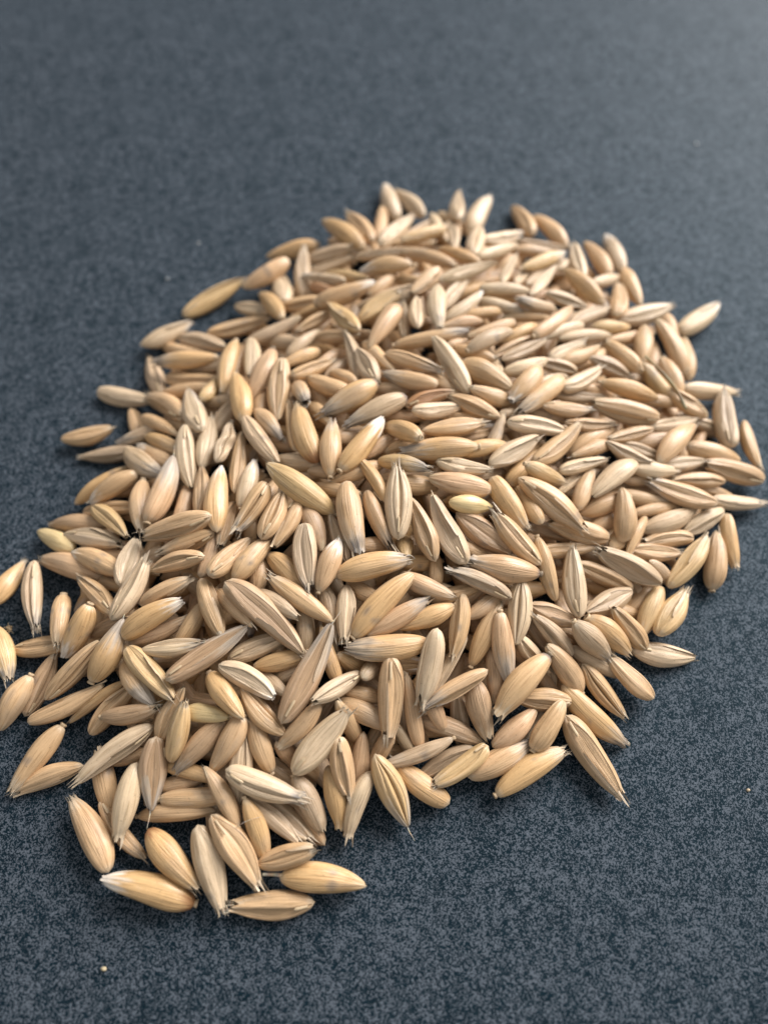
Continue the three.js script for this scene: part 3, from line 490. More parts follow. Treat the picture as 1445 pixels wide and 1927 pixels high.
oat('o s S', 3.08, V(-23.9, 11.7, -76.7), V(-26.8, 9.9, -88.7), 3.95, "glossy smooth orange-tan oat grain standing upright with dark pointed top, upper left slope");
oat('g s', 0.13, V(-24.3, 11.6, -77.7), V(-17.2, 13.1, -66.8), 3.45, "greyish grain slanting down right below the glossy pointed-top grain, long seam on its right side");
oat('n D S', 2.85, V(-22.4, 10.9, -79.7), V(-16.8, 12.4, -72.0), 2.77, "small smooth oat grain slanting down right to a dark tip, above the seamed greyish one");
oat('n s R', 0.17, V(-18.2, 12.4, -89.6), V(-18.4, 11.4, -76.5), 4.10, "upright oat grain with straight wide crease between two ridges, right of the glossy pointed-top grain");
oat('n b', 0.36, V(-14.3, 12.6, -69.8), V(-16.7, 11.5, -81.3), 2.75, "split half husk standing against the left side of the brown-footed grain");
oat('o b SB', -3.05, V(-11.1, 14.0, -66.6), V(-15.0, 13.8, -79.0), 4.10, "smooth oat grain with a red-brown cut foot, slanting in the heap's middle");
oat('n D S', 3.06, V(-8.6, 14.8, -63.6), V(-8.6, 14.4, -75.3), 3.65, "smooth oat grain standing upright with grey ribbed top, right of the brown-footed grain");
oat('n D S', 2.85, V(-15.8, 10.5, -85.5), V(-12.9, 15.1, -77.9), 3.18, "stubby oat grain seen nearly end-on with dark wrinkled tip");
oat('n s S', -2.54, V(-5.9, 13.2, -81.3), V(-13.9, 11.6, -86.0), 3.34, "tan smooth oat grain, slanting down right, above left of the knobbed orange grain");
oat('o D SK', -2.57, V(-0.9, 14.8, -82.5), V(-10.7, 14.0, -76.2), 4.00, "smooth orange grain slanting down left, pale knob at upper right, above a grey parallel one");
oat('g D SK', -2.57, V(4.0, 15.2, -79.2), V(-7.0, 14.6, -73.4), 3.69, "greyish smooth oat grain slanting down left with black knob, below the knobbed orange grain");
oat('o w S', 2.76, V(-6.9, 15.5, -64.2), V(-0.1, 15.4, -74.5), 3.84, "smooth grain pointing up right to a hoary grey tip, right of the grey-topped upright grain");
oat('g D S', 2.59, V(-18.3, 11.3, -69.0), V(-9.2, 12.6, -67.0), 2.92, "short oat grain with dark frayed right end, below the brown-footed grain");
oat('y s S', -2.77, V(-7.6, 12.5, -57.9), V(-18.9, 16.2, -65.3), 4.10, "long smooth yellow-tan oat grain with drawn-out pale neck, slanting down right in mid-heap");
oat('o f', 1.66, V(0.6, 14.7, -58.9), V(-4.0, 14.9, -67.3), 2.64, "slim oat grain with frayed orange upper tip, left of the swollen upright grain");
oat('n D L', 0.48, V(-18.5, 14.4, -62.6), V(-23.1, 13.5, -54.1), 3.49, "two-lobed glossy oat grain slanting down left to a purple-tinged tip");
oat('n b LR', -0.22, V(-18.7, 13.7, -52.8), V(-15.8, 14.0, -61.7), 3.46, "glossy two-lobed oat grain, rounded foot down, right of the purple-tipped two-lobed grain");
oat('n s', -0.73, V(-13.3, 13.1, -60.3), V(-16.8, 13.1, -51.6), 3.00, "tan ridged oat grain, slanting up right, below the long-necked grain");
oat('p w S', 2.85, V(-22.9, 12.1, -59.2), V(-21.4, 11.7, -68.7), 2.88, "silvery oat grain with torn white top, above the purple-tipped two-lobed grain");
oat('n s', -0.06, V(-24.2, 11.6, -62.2), V(-24.3, 10.5, -75.4), 2.95, "tan creased oat grain, upright, below right of the cracked cream grain");
oat('o s S', -2.44, V(5.8, 17.9, -69.2), V(-0.2, 13.0, -74.6), 3.14, "short smooth rounded oat grain with pale pointed right end, above the smooth orange level one");
oat('n D S', -2.48, V(9.2, 15.4, -81.3), V(-0.8, 14.4, -84.7), 3.03, "smooth tan oat grain lying nearly level with grey left tip, pale knob right, upper middle");
oat('y D S', 2.56, V(-1.2, 14.0, -67.1), V(7.2, 16.5, -64.1), 2.83, "yellowish smooth oat grain with grey pointed right tip, behind the swollen upright grain's top");
oat('p s', 1.11, V(14.6, 14.5, -80.2), V(8.7, 15.7, -91.9), 3.87, "sharp-ridged pale oat grain lying boldly on top, slanting down right from the heap's crest");
oat('n s S', 2.49, V(13.3, 14.7, -86.7), V(22.0, 14.4, -81.5), 4.08, "large smooth tan oat grain behind the ridged crest grain, slanting down right");
oat('n s S', -2.40, V(22.6, 11.8, -80.0), V(14.3, 15.9, -80.4), 3.27, "tan smooth oat grain, slanting down right, left of the fat frosted grain");
oat('n w S', -2.85, V(27.3, 14.1, -86.3), V(21.4, 14.4, -78.6), 4.10, "fat oat grain with blue-grey and white ribbed lower end, pointing down left near the crest");
oat('n D S', -2.75, V(31.4, 13.2, -84.6), V(22.2, 14.1, -76.2), 3.33, "smooth grain slanting down left to dark grey ribbed tip, right of the fat frosted grain");
oat('r s', -0.60, V(3.5, 14.4, -77.8), V(12.3, 14.4, -80.8), 2.75, "reddish brown wrinkled oat grain with a chipped edge, lying level in the upper middle");
oat('n s R', 0.88, V(19.5, 13.7, -75.8), V(11.0, 14.6, -79.8), 3.24, "tan creased oat grain, slanting down right, right of the reddish wrinkled grain");
oat('p b', -0.29, V(4.6, 15.8, -75.4), V(13.1, 13.6, -78.1), 2.97, "oat grain with loose pale upper flap pointing right, below the reddish wrinkled grain");
oat('n b', 0.46, V(6.2, 15.4, -71.8), V(17.0, 14.6, -74.1), 3.55, "level grain with pale layered husk and torn right end, right of the short rounded grain");
oat('o D S', -2.57, V(15.4, 15.7, -68.8), V(2.0, 15.2, -67.8), 3.73, "smooth orange oat grain lying level with collar-like knob right and dark left tip");
oat('g s', 1.12, V(16.6, 12.1, -68.4), V(20.4, 13.3, -77.0), 2.75, "narrow dull husk leaning steeply, edge-on, between the layered torn grain and an open creased one");
oat('p s W', -0.32, V(17.0, 13.8, -66.2), V(25.9, 13.1, -72.5), 3.63, "oat grain with dark-lined wrinkled crease pointing up right, in the middle right");
oat('p f', 0.13, V(8.3, 15.1, -66.1), V(17.4, 14.3, -65.0), 3.09, "level grain with white torn upper flap and bristly right end, below the collared orange grain");
oat('k s S', -2.60, V(17.3, 13.4, -61.7), V(6.9, 14.8, -63.4), 3.90, "glossy pinkish smooth grain lying level with shining right end, right of the swollen upright grain");
oat('n s S', 2.57, V(0.8, 14.6, -62.4), V(9.3, 11.7, -63.7), 3.30, "tan smooth oat grain, level, above right of the swollen upright grain");
oat('y s G', 2.60, V(10.1, 14.7, -58.9), V(17.3, 12.4, -59.3), 2.84, "bare glossy yellow-cream kernel lying level in the heap's middle");
oat('o f S', 2.73, V(17.2, 13.6, -64.2), V(22.6, 11.8, -55.6), 3.90, "orange-tan grain slanting down right to a bristly pale tip, right of the middle yellow kernel");
oat('o s S', -2.72, V(24.9, 12.1, -56.4), V(21.4, 10.6, -64.9), 2.85, "orange-tan smooth oat grain, slanting down right, right of the bristly slanting grain");
oat('n b R', -0.44, V(21.7, 13.9, -64.1), V(32.4, 10.6, -55.7), 4.04, "long open-creased oat grain with big stub in its upper end, slanting down right");
oat('y f S', 2.42, V(22.7, 14.8, -65.8), V(30.4, 9.6, -65.2), 2.89, "greenish yellow oat grain with frayed papery right end, above the long stub-creased grain");
oat('n s R', -0.12, V(24.7, 12.6, -67.2), V(33.5, 12.4, -75.5), 3.44, "straight open-creased grain pointing up right, stub at its lower end, right of the wrinkle-creased grain");
oat('p s', -0.11, V(20.4, 14.1, -74.7), V(30.5, 12.6, -73.9), 3.46, "grain with pointed left end and pale grey striped flap, right of the layered torn grain");
oat('n D', 0.39, V(26.8, 13.4, -78.3), V(36.0, 11.8, -78.8), 3.55, "oat grain with grey ragged right end lying level, right of the dark-ribbed slanting grain");
oat('p b', -0.13, V(28.9, 11.1, -66.8), V(38.0, 10.1, -70.0), 2.59, "pale creased oat grain, level, right of the greenish frayed grain");
oat('p s S', 2.53, V(20.6, 14.2, -84.8), V(29.2, 13.4, -88.5), 2.90, "pale smooth oat grain, level, above the fat frosted grain");
oat('n s S', 2.79, V(31.2, 9.2, -71.0), V(40.3, 8.8, -77.4), 4.10, "tan smooth oat grain, slanting up right, below left of the big level ridged grain");
oat('p b', -0.29, V(30.9, 13.0, -82.1), V(39.0, 10.9, -88.5), 3.13, "pale creased oat grain, slanting up right, above left of the big level ridged grain");
oat('n f', -0.36, V(30.7, 12.0, -75.8), V(40.0, 10.4, -76.7), 2.52, "grain with shredded straw-like right end on the right slope, below the big level ridged one");
oat('p w', -0.28, V(58.5, 2.5, -104.2), V(68.5, 2.0, -112.5), 3.92, "pale-tipped creased oat grain lying alone on the table beyond the right edge, pointing away");
oat('p f', -0.28, V(45.2, 5.8, -104.2), V(57.3, 5.3, -108.8), 3.82, "pale oat grain with white bristly right tip on the far right rim");
oat('n s', 0.23, V(44.8, 7.9, -103.5), V(47.4, 5.4, -114.7), 3.49, "open creased oat grain standing upright behind the white-bristled rim grain");
oat('n s S', -2.89, V(47.9, 7.7, -92.5), V(50.7, 5.8, -103.6), 3.65, "smooth oat grain standing upright just below the white-bristled rim grain");
oat('n s', 2.68, V(57.3, 4.4, -92.3), V(53.2, 6.3, -104.7), 4.10, "long grain slanting down right with a dark point, its flat side facing left, right rim");
oat('n s S', -2.74, V(57.6, 3.8, -91.6), V(59.6, 2.0, -104.0), 3.42, "smooth oat grain just outside the dark-pointed rim grain, below the lone right grain");
oat('n s S', -2.43, V(46.8, 9.2, -89.5), V(41.2, 8.4, -96.9), 3.27, "tan smooth oat grain, slanting down right, below left of the white-bristled rim grain");
oat('n s S', -2.60, V(54.0, 6.4, -85.7), V(52.2, 6.5, -95.0), 3.57, "smooth oat grain slanting down right beneath the dark-pointed rim grain");
oat('o s S', 2.41, V(38.0, 11.8, -84.9), V(49.1, 9.1, -83.2), 2.92, "slim smooth oat grain pointing right with pale tip, above the big level ridged grain");
oat('p f S', 2.43, V(55.5, 4.9, -88.6), V(67.9, 1.2, -90.5), 3.34, "smooth grain pointing right to a pale wispy tip over the table at the right rim");
oat('g s R', 0.44, V(61.7, 4.7, -75.6), V(63.2, 4.1, -88.5), 4.10, "grey-green open creased oat grain standing upright at the right rim below the wispy one");
oat('n b', 0.85, V(66.0, 3.4, -82.6), V(66.9, 2.9, -71.9), 3.20, "oat grain with split lower end standing outermost at the far right margin");
oat('n s S', 2.43, V(53.1, 6.7, -74.7), V(64.2, 2.6, -73.9), 3.92, "smooth oat grain pointing right under the smudged purplish grain");
oat('k s S', 2.99, V(46.2, 9.5, -69.7), V(55.2, 7.6, -79.1), 3.84, "purplish grain with a dark smudge near its foot, leaning up right on the right side");
oat('n s', 1.05, V(48.0, 9.5, -78.5), V(35.6, 12.4, -79.9), 4.10, "big level ridged oat grain with pale right end, right side of the heap");
oat('n b', 0.06, V(58.9, 5.0, -82.0), V(51.2, 7.9, -86.3), 3.50, "oat grain with dark-lined crease just right of the thin straw splinter");
oat('n s', 0.86, V(47.0, 8.8, -76.9), V(38.0, 10.6, -73.3), 2.79, "tan creased oat grain, level, below the big level ridged grain");
oat('p s S', -2.41, V(42.5, 8.8, -98.3), V(31.8, 11.6, -95.0), 2.51, "pale smooth oat grain, level, below right of the lilac-grey grain");
oat('o s S', -2.30, V(-13.9, 3.3, -128.1), V(-25.4, 1.1, -126.7), 3.96, "smooth orange grain at the upper left rim, nearly level, outermost of three in line");
oat('k s S', -2.39, V(-19.4, 4.9, -121.7), V(-29.0, 3.3, -115.5), 3.90, "smooth pinkish orange oat grain, middle one of three in line at the upper left rim");
oat('y s R', -0.32, V(-41.1, 1.1, -110.0), V(-28.6, 3.2, -118.5), 4.08, "long golden grain on bare table at upper left, wispy tip touching the pinkish rim grain");
oat('p w R', -0.23, V(-48.0, 2.1, -101.2), V(-38.2, 2.6, -107.1), 3.48, "pale oat grain with white tip lying on the table just below the golden rim grain");
oat('p s', 0.02, V(-19.7, 4.9, -109.8), V(-22.2, 1.4, -122.4), 4.05, "short pale ribbed oat grain standing upright below the pinkish rim grain");
oat('o s S', -2.73, V(-19.2, 8.6, -102.7), V(-25.0, 4.3, -113.5), 3.40, "short smooth orange oat grain leaning over its neighbours at the upper left rim");
oat('p s', -0.27, V(-30.6, 1.6, -112.0), V(-20.7, 5.1, -108.0), 2.98, "short oat grain with pale left end under the short orange leaning grain");
oat('g b', -0.00, V(-16.3, 3.5, -112.4), V(-16.8, 5.6, -125.2), 3.53, "grey-green creased oat grain standing upright at the upper left rim");
oat('n s', -0.50, V(-35.3, 1.9, -104.4), V(-22.5, 3.8, -106.9), 3.43, "tan creased oat grain, level, half covered, below right of the golden rim grain");
oat('g s S', 2.43, V(-26.6, 6.7, -97.6), V(-15.7, 8.6, -102.8), 2.53, "grey-brown smooth oat grain, slanting up right, below the short orange leaning grain");
oat('g s', -0.43, V(-40.9, 1.3, -104.1), V(-30.1, 5.2, -98.3), 3.37, "striped oat grain slanting down right, just below the pale left rim grain's tip");
oat('o D S', -2.42, V(-30.9, 6.9, -94.4), V(-44.1, 4.9, -94.9), 3.54, "smooth orange oat grain lying level with grey left tip, on the upper left rim");
oat('o s S', -2.82, V(-28.1, 8.0, -97.8), V(-29.2, 8.2, -84.8), 3.44, "smooth slim upright grain, left one of a fan of four on the upper left slope");
oat('p s', 0.26, V(-25.0, 7.3, -98.6), V(-24.0, 9.5, -87.3), 3.19, "pale creased oat grain, upright, above the glossy pointed-top grain");
oat('k s SK', 3.01, V(-20.1, 10.5, -93.8), V(-23.7, 10.3, -81.5), 3.79, "pink-tan grain slanting down left, dark mark at its top, left of the straight-ridged upright grain");
oat('o s S', -2.49, V(-3.9, 6.7, -123.2), V(-13.1, 6.1, -132.6), 4.10, "plump orange-tan oat grain slanting down right on the far left rim");
oat('n s', 0.72, V(-2.2, 5.8, -126.1), V(-8.2, 3.5, -137.6), 4.10, "creased grain slanting down right, between a plump one and an upright one, far rim");
oat('p w S', -2.87, V(2.7, 2.3, -136.9), V(0.0, 1.8, -149.4), 3.70, "smooth oat grain with wispy white top, tallest on the far rim");
oat('p s', 0.94, V(9.0, 3.5, -136.5), V(2.5, 1.4, -147.4), 3.68, "oat grain slanting down right, just right of the tallest far rim grain");
oat('p b', -0.52, V(-1.1, 9.1, -121.3), V(6.3, 7.8, -131.9), 3.63, "pale creased grain pointing up right with grey tip, before the tallest far rim grain");
oat('y s S', -2.33, V(12.9, 7.9, -127.8), V(3.2, 9.6, -122.3), 2.72, "yellowish smooth oat grain, level, below right of the tallest far rim grain");
oat('g b', -0.51, V(-16.0, 4.0, -122.8), V(-6.0, 7.1, -123.1), 3.42, "grey-brown creased oat grain, level, right of the outermost orange rim grain");
oat('n s S', -2.33, V(14.1, 11.3, -113.8), V(2.9, 9.8, -119.1), 2.61, "tan smooth oat grain, level, above the ribbed torn-footed grain");
oat('n w S', -2.33, V(5.6, 12.2, -113.2), V(-4.8, 10.3, -113.4), 3.22, "smooth oat grain lying level with pale pointed left end, behind the hoary-tipped slanting one");
oat('n w S', 2.39, V(-13.1, 9.3, -105.4), V(-1.4, 11.8, -108.7), 3.59, "large smooth grain pointing up right to a silvery frayed tip, upper left of the crest");
oat('p w', 1.10, V(-7.4, 8.9, -111.8), V(-16.5, 5.1, -117.2), 2.43, "silvery white papery husk end, above left of the silvery frayed grain");
oat('n s', 0.92, V(10.8, 12.1, -111.5), V(4.9, 13.0, -104.5), 3.47, "tan creased oat grain, slanting up right, above left of the ribbed torn-footed grain");
oat('g f', 0.58, V(-4.3, 13.0, -84.5), V(-7.0, 12.0, -96.5), 2.98, "grey-brown open oat grain standing upright with white ridge inside, left one of a crossed pair");
oat('g s W', 0.39, V(-1.3, 14.7, -82.5), V(-4.8, 13.9, -90.6), 3.29, "grey papery open oat grain slanting down right, right one of a crossed pair");
oat('n s S', 2.64, V(-3.7, 11.7, -93.7), V(1.9, 13.5, -85.5), 2.75, "tan smooth oat grain, slanting down right, right of the ridge-hearted grain");
oat('n D', -0.14, V(0.2, 14.1, -89.5), V(10.0, 15.4, -84.3), 2.88, "striped oat grain slanting down right to a grey-violet tip, left of the ridged crest grain");
oat('y s', 0.60, V(-4.4, 12.8, -95.5), V(-10.5, 10.1, -104.9), 3.70, "short broad oat grain with sharply folded open crease, slanting down right near the crest");
oat('y b W', -0.45, V(-4.9, 11.1, -99.7), V(3.3, 12.0, -106.2), 3.57, "long yellowish husk pointing up right with torn grey end, right of the folded short grain");
oat('k s SK', -2.73, V(2.8, 13.1, -101.7), V(-2.8, 13.7, -90.8), 3.65, "large smooth pinkish grain slanting down left with dark collar at its top, near the crest");
oat('p s', 0.06, V(6.0, 14.7, -94.5), V(6.0, 12.8, -103.9), 3.07, "short oat grain with glossy white crease, pointed foot down, near the crest");
oat('p f S', 3.04, V(9.8, 13.9, -105.7), V(9.8, 15.1, -94.0), 3.68, "pale ribbed smooth oat grain with torn brown foot standing upright near the crest");
oat('n D S', 2.45, V(1.7, 13.0, -92.0), V(15.6, 14.2, -94.5), 2.77, "long level grain with knob at left and grey right end, behind the ridged crest grain");
oat('p s', 0.24, V(15.6, 5.7, -132.7), V(16.6, 2.5, -145.6), 3.43, "small oat grain with pale edges standing upright on the far rim");
oat('o s S', -2.34, V(18.8, 11.7, -114.0), V(10.5, 11.0, -118.9), 2.30, "slim golden orange oat grain slanting down right near the far rim");
oat('p s', -0.56, V(10.1, 13.9, -106.9), V(21.9, 12.8, -112.9), 2.74, "pale silvery open oat grain pointing right, above the ribbed torn-footed grain");
oat('p b', -0.25, V(10.6, 13.2, -100.6), V(16.1, 12.0, -109.8), 3.11, "pale creased oat grain, slanting up right, above right of the ribbed torn-footed grain");
oat('p w S', 2.61, V(11.1, 14.6, -96.4), V(18.5, 13.6, -104.4), 2.83, "pale grain pointing up right to white bristly tip, right of the ribbed torn-footed grain");
oat('p w S', 2.85, V(18.3, 3.1, -131.7), V(23.4, 3.0, -143.7), 4.10, "large pale smooth upright grain with white top on the far rim, right of centre");
oat('p s L', -0.03, V(17.3, 11.4, -116.1), V(19.9, 7.9, -127.8), 3.78, "pale creased oat grain, upright, above right of the ribbed torn-footed grain");
oat('p w', -0.48, V(19.8, 8.5, -123.0), V(29.4, 5.2, -129.4), 3.20, "pale creased oat grain, level, above left of the upper right orange grain");
oat('n s', 0.71, V(31.8, 4.1, -130.1), V(28.9, 1.0, -142.5), 3.86, "creased oat grain leaning left at the far right rim, first of a separate pair");
oat('n s S', -2.43, V(38.8, 3.6, -127.1), V(33.0, 2.2, -138.6), 3.57, "smooth oat grain leaning left at the far right rim, second of a separate pair");
oat('p s S', 2.38, V(18.1, 11.5, -115.4), V(27.2, 8.9, -122.0), 2.63, "pale smooth oat grain, level, above right of the ribbed torn-footed grain");
oat('y w S', 2.43, V(26.6, 11.0, -113.0), V(36.8, 8.1, -120.6), 2.85, "yellowish smooth oat grain pointing up right to a white tip near the far right rim");
oat('p s S', 2.35, V(17.7, 13.6, -105.3), V(27.5, 12.4, -105.9), 2.49, "smooth pale oat grain pointing right to a white tip on the far right slope");
oat('g D S', -2.20, V(32.3, 10.2, -103.0), V(24.2, 14.9, -101.5), 2.46, "greyish oat grain with dark left tip slanting down right, far right slope");
oat('n s S', -2.50, V(23.9, 13.8, -97.0), V(14.6, 15.0, -92.0), 2.57, "smooth grain with round knob at its right end, upper right of the ridged crest grain");
oat('g s S', 2.54, V(14.5, 16.1, -88.5), V(23.2, 14.4, -94.7), 3.13, "broad greyish smooth oat grain pointing up right, just below the round-knobbed one");
oat('k s S', 2.68, V(27.0, 13.5, -93.7), V(35.6, 11.1, -103.1), 2.84, "lilac-grey smooth oat grain pointing up right on the far right slope");
oat('g s', -0.22, V(20.6, 13.8, -88.0), V(29.5, 12.1, -94.3), 2.56, "grey-brown creased oat grain, slanting up right, above the fat frosted grain");
oat('n f S', 2.42, V(11.9, 13.0, -91.3), V(19.7, 14.8, -87.5), 2.53, "tan smooth oat grain, level, above right of the ridged crest grain");
oat('o s S', -2.43, V(42.0, 9.1, -106.0), V(35.4, 9.6, -114.6), 3.65, "large smooth orange-tan oat grain slanting down right near the upper right rim");
oat('p s', 0.49, V(39.4, 7.9, -113.6), V(39.5, 5.5, -125.9), 3.16, "open creased grain standing upright on the upper right rim, first of three in a row");
oat('n s S', -2.49, V(46.1, 5.1, -117.0), V(42.8, 3.1, -129.4), 3.22, "smooth oat grain leaning left on the upper right rim, second of three in a row");
oat('p w S', -2.60, V(49.6, 3.1, -120.3), V(48.2, 1.5, -133.2), 3.52, "pale-topped grain leaning left on the upper right rim, third of three in a row");
oat('n s S', 2.58, V(49.6, 3.3, -121.4), V(51.2, 4.5, -109.7), 3.38, "smooth oat grain curving down right on the upper right rim behind the white-bristled one");

// ---------------------------------------------------------------- the grains that show only in part between and beyond these, and those under them
const buried = [];
function more(kind, turn, b, t, w, fine = 1) {
  const [tone, tip, flags = ''] = kind.split(' '), seed = 9000 + 13 * ++count, shut = flags.includes('S'), m = place(b, t, turn);
  const s = shapeOf(b.distanceTo(t), w, tip, seed, shut ? 0 : 0.5), nx = fine ? 24 : 12, ny = fine ? 24 : 12;
  buried.push(hull(s, painter(tone, tip, '', seed), nx, ny).applyMatrix4(m));
  if (fine) buried.push(shreds(s, random(seed + 3)).applyMatrix4(m));
  if (!shut) buried.push(inner(s, tone, flags.includes('L'), seed, nx, 12).applyMatrix4(m));
}
more('n b S', 2.88, V(-39.5, 0.8, -14.6), V(-42.6, 2.7, -24.0), 3.24);
more('o s S', 3.05, V(-32.3, 4.0, -21.3), V(-23.4, 4.8, -18.6), 2.34);
more('d s S', 2.95, V(-33.8, 2.5, -18.1), V(-25.9, 3.8, -19.0), 2.34);
more('k s S', 2.86, V(-41.6, 1.2, -21.9), V(-33.9, 3.9, -23.3), 2.30);
more('g f', 0.34, V(-19.2, 5.2, -16.5), V(-11.5, 3.1, -10.5), 2.50);
more('g b', 0.16, V(-17.3, 3.7, -17.1), V(-10.1, 1.8, -10.9), 3.14);
more('k s', 1.23, V(-8.4, 0.7, -10.6), V(-15.0, 2.0, -18.3), 2.94);
more('k s S', -3.09, V(-3.0, 5.0, -25.7), V(-4.2, 1.5, -16.2), 2.79);
more('k s S', 3.09, V(-15.4, 6.9, -23.9), V(-12.3, 1.4, -20.4), 2.35);
more('n s S', -2.96, V(-8.8, 0.6, -19.6), V(-12.8, 6.5, -21.3), 2.30);
more('o s', 1.67, V(-38.8, 5.9, -33.2), V(-48.1, 1.8, -27.7), 2.30);
more('d s', -0.37, V(-46.2, 3.9, -41.0), V(-38.3, 8.7, -42.2), 2.52);
more('o s S', 2.81, V(-48.4, 2.2, -51.1), V(-41.6, 5.7, -48.1), 2.38);
more('g s S', 3.01, V(-19.3, 7.4, -34.5), V(-13.7, 9.0, -29.7), 2.30);
more('n s S', 2.94, V(-6.9, 6.4, -30.0), V(2.0, 5.4, -25.7), 3.25);
more('n s S', 2.88, V(-6.0, 7.1, -31.3), V(1.1, 5.0, -30.2), 2.41);
more('n s S', -3.03, V(-3.5, 2.6, -24.3), V(-6.9, 9.5, -29.2), 2.81);
more('g b', -0.02, V(-9.3, 10.5, -46.9), V(-7.1, 9.9, -37.9), 2.89);
more('g b S', -3.07, V(-12.3, 10.2, -44.4), V(-11.6, 8.2, -35.4), 2.89);
more('d D S', 2.82, V(-28.2, 10.4, -47.8), V(-26.4, 10.6, -57.3), 2.55);
more('n s S', -2.96, V(-19.2, 10.8, -51.9), V(-19.6, 10.2, -44.1), 2.73);
more('n s S', -2.75, V(-27.0, 10.3, -44.5), V(-31.7, 8.2, -36.6), 2.67);
more('o s S', 2.76, V(-7.0, 9.7, -35.8), V(-2.3, 4.6, -35.0), 2.65);
more('g s S', 2.81, V(-3.3, 9.6, -32.5), V(0.6, 4.7, -36.8), 2.43);
more('g s S', 2.80, V(-17.8, 5.8, -31.8), V(-11.3, 9.0, -34.5), 2.30);
more('p b', 0.30, V(24.2, 2.7, -30.6), V(19.8, 0.8, -22.9), 2.30);
more('g b', 0.48, V(13.4, 2.6, -24.1), V(4.4, 1.3, -19.4), 2.60);
more('p s', 1.19, V(5.1, 2.4, -21.6), V(-0.8, 5.5, -29.4), 2.43);
more('d s S', -3.02, V(1.2, 6.3, -25.5), V(-3.0, 1.0, -19.2), 2.80);
more('g b', 0.05, V(10.8, 4.4, -32.0), V(12.0, 0.6, -23.3), 2.85);
more('k f S', 2.75, V(2.3, 11.5, -48.0), V(10.9, 11.1, -44.2), 2.72);
more('n s', 0.69, V(6.4, 9.7, -44.5), V(15.8, 9.5, -47.1), 2.95);
more('d s S', 2.92, V(12.6, 9.7, -41.4), V(19.7, 8.2, -47.5), 2.72);
more('y s S', 3.05, V(3.1, 8.7, -55.8), V(3.4, 12.8, -49.8), 2.66);
more('o s S', 2.70, V(2.4, 10.5, -50.2), V(9.6, 8.4, -51.6), 2.77);
more('n s S', 3.08, V(8.2, 10.5, -52.5), V(8.0, 9.4, -45.5), 2.30);
more('d s S', 2.63, V(-4.1, 12.8, -52.3), V(2.5, 9.3, -53.6), 3.01);
more('n s S', 2.65, V(11.4, 11.3, -53.5), V(17.9, 8.2, -51.3), 2.30);
more('n s S', 2.80, V(-6.0, 9.7, -47.4), V(0.6, 10.0, -43.8), 2.49);
more('p b', 1.13, V(12.6, 7.8, -39.7), V(6.9, 5.8, -30.4), 2.30);
more('k b S', 2.99, V(16.4, 7.4, -38.1), V(16.8, 4.2, -29.1), 2.67);
more('d D', -0.20, V(21.4, 7.2, -43.6), V(27.7, 4.0, -36.5), 2.95);
more('p s', -0.33, V(20.0, 8.6, -39.1), V(25.6, 3.9, -34.7), 2.70);
more('k s S', 2.72, V(18.7, 7.1, -38.8), V(24.0, 2.8, -35.4), 2.30);
more('p s', -0.25, V(25.1, 4.4, -37.7), V(26.0, 0.9, -31.2), 2.94);
more('y b S', 3.01, V(45.5, 3.0, -49.8), V(40.7, 2.8, -41.0), 3.58);
more('n s S', 3.08, V(39.0, 1.9, -44.9), V(47.1, 0.8, -52.4), 3.14);
more('n s', 0.78, V(40.5, 4.0, -48.8), V(30.4, 7.7, -51.7), 3.09);
more('n s S', 2.48, V(52.4, 4.6, -68.4), V(63.4, 1.0, -66.6), 2.32);
more('g f S', 2.37, V(43.2, 6.4, -52.7), V(48.6, 0.5, -50.3), 2.30);
more('n s S', 2.75, V(32.3, 8.2, -60.5), V(41.8, 7.5, -64.4), 3.44);
more('n D S', 2.57, V(39.4, 7.0, -64.8), V(50.1, 4.9, -64.1), 2.99);
more('n s S', 2.70, V(41.3, 6.6, -61.2), V(50.8, 4.8, -63.7), 2.30);
more('n s', -0.08, V(24.3, 9.1, -52.9), V(35.1, 6.9, -55.1), 2.66);
more('n s S', 2.85, V(33.4, 6.7, -57.6), V(40.9, 5.8, -62.1), 2.70);
more('n s S', 2.98, V(36.7, 7.4, -54.4), V(43.0, 3.9, -60.6), 2.92);
more('d s S', 2.63, V(40.4, 7.8, -66.8), V(49.1, 5.8, -69.1), 2.30);
more('p f', -0.26, V(47.2, 7.6, -69.9), V(57.2, 5.2, -72.6), 2.81);
more('p f', -0.28, V(48.0, 6.2, -69.0), V(56.6, 3.2, -71.6), 2.30);
more('n s', -0.52, V(-41.6, 2.8, -92.4), V(-29.8, 6.3, -89.5), 3.32);
more('n s S', 2.71, V(-44.8, 3.8, -83.3), V(-36.0, 7.4, -76.5), 2.42);
more('n s S', 2.68, V(-40.8, 3.1, -83.4), V(-30.6, 7.6, -75.5), 3.42);
more('n s', -0.23, V(-42.9, 4.6, -67.0), V(-35.3, 8.0, -62.5), 2.30);
more('n s S', 2.45, V(-41.3, 4.3, -68.5), V(-35.0, 9.0, -66.0), 2.30);
more('d s S', 2.52, V(-48.1, 2.3, -67.3), V(-40.3, 4.4, -68.7), 2.31);
more('n s', -0.23, V(-52.2, 2.2, -63.8), V(-40.4, 6.6, -62.7), 3.02);
more('d f S', -2.64, V(-46.7, 4.3, -60.4), V(-58.7, 0.6, -62.3), 3.04);
more('d s S', 2.74, V(-51.9, 1.9, -56.9), V(-40.1, 6.4, -53.0), 2.93);
more('k s S', 2.79, V(-33.7, 8.3, -57.7), V(-32.8, 7.8, -67.1), 2.95);
more('d s S', -2.94, V(-35.6, 5.8, -73.5), V(-33.6, 7.1, -62.9), 2.52);
more('n s S', 2.41, V(-42.4, 2.5, -88.9), V(-31.2, 6.5, -88.0), 2.75);
more('y s S', 2.57, V(-32.7, 8.3, -83.2), V(-30.1, 6.2, -90.9), 2.71);
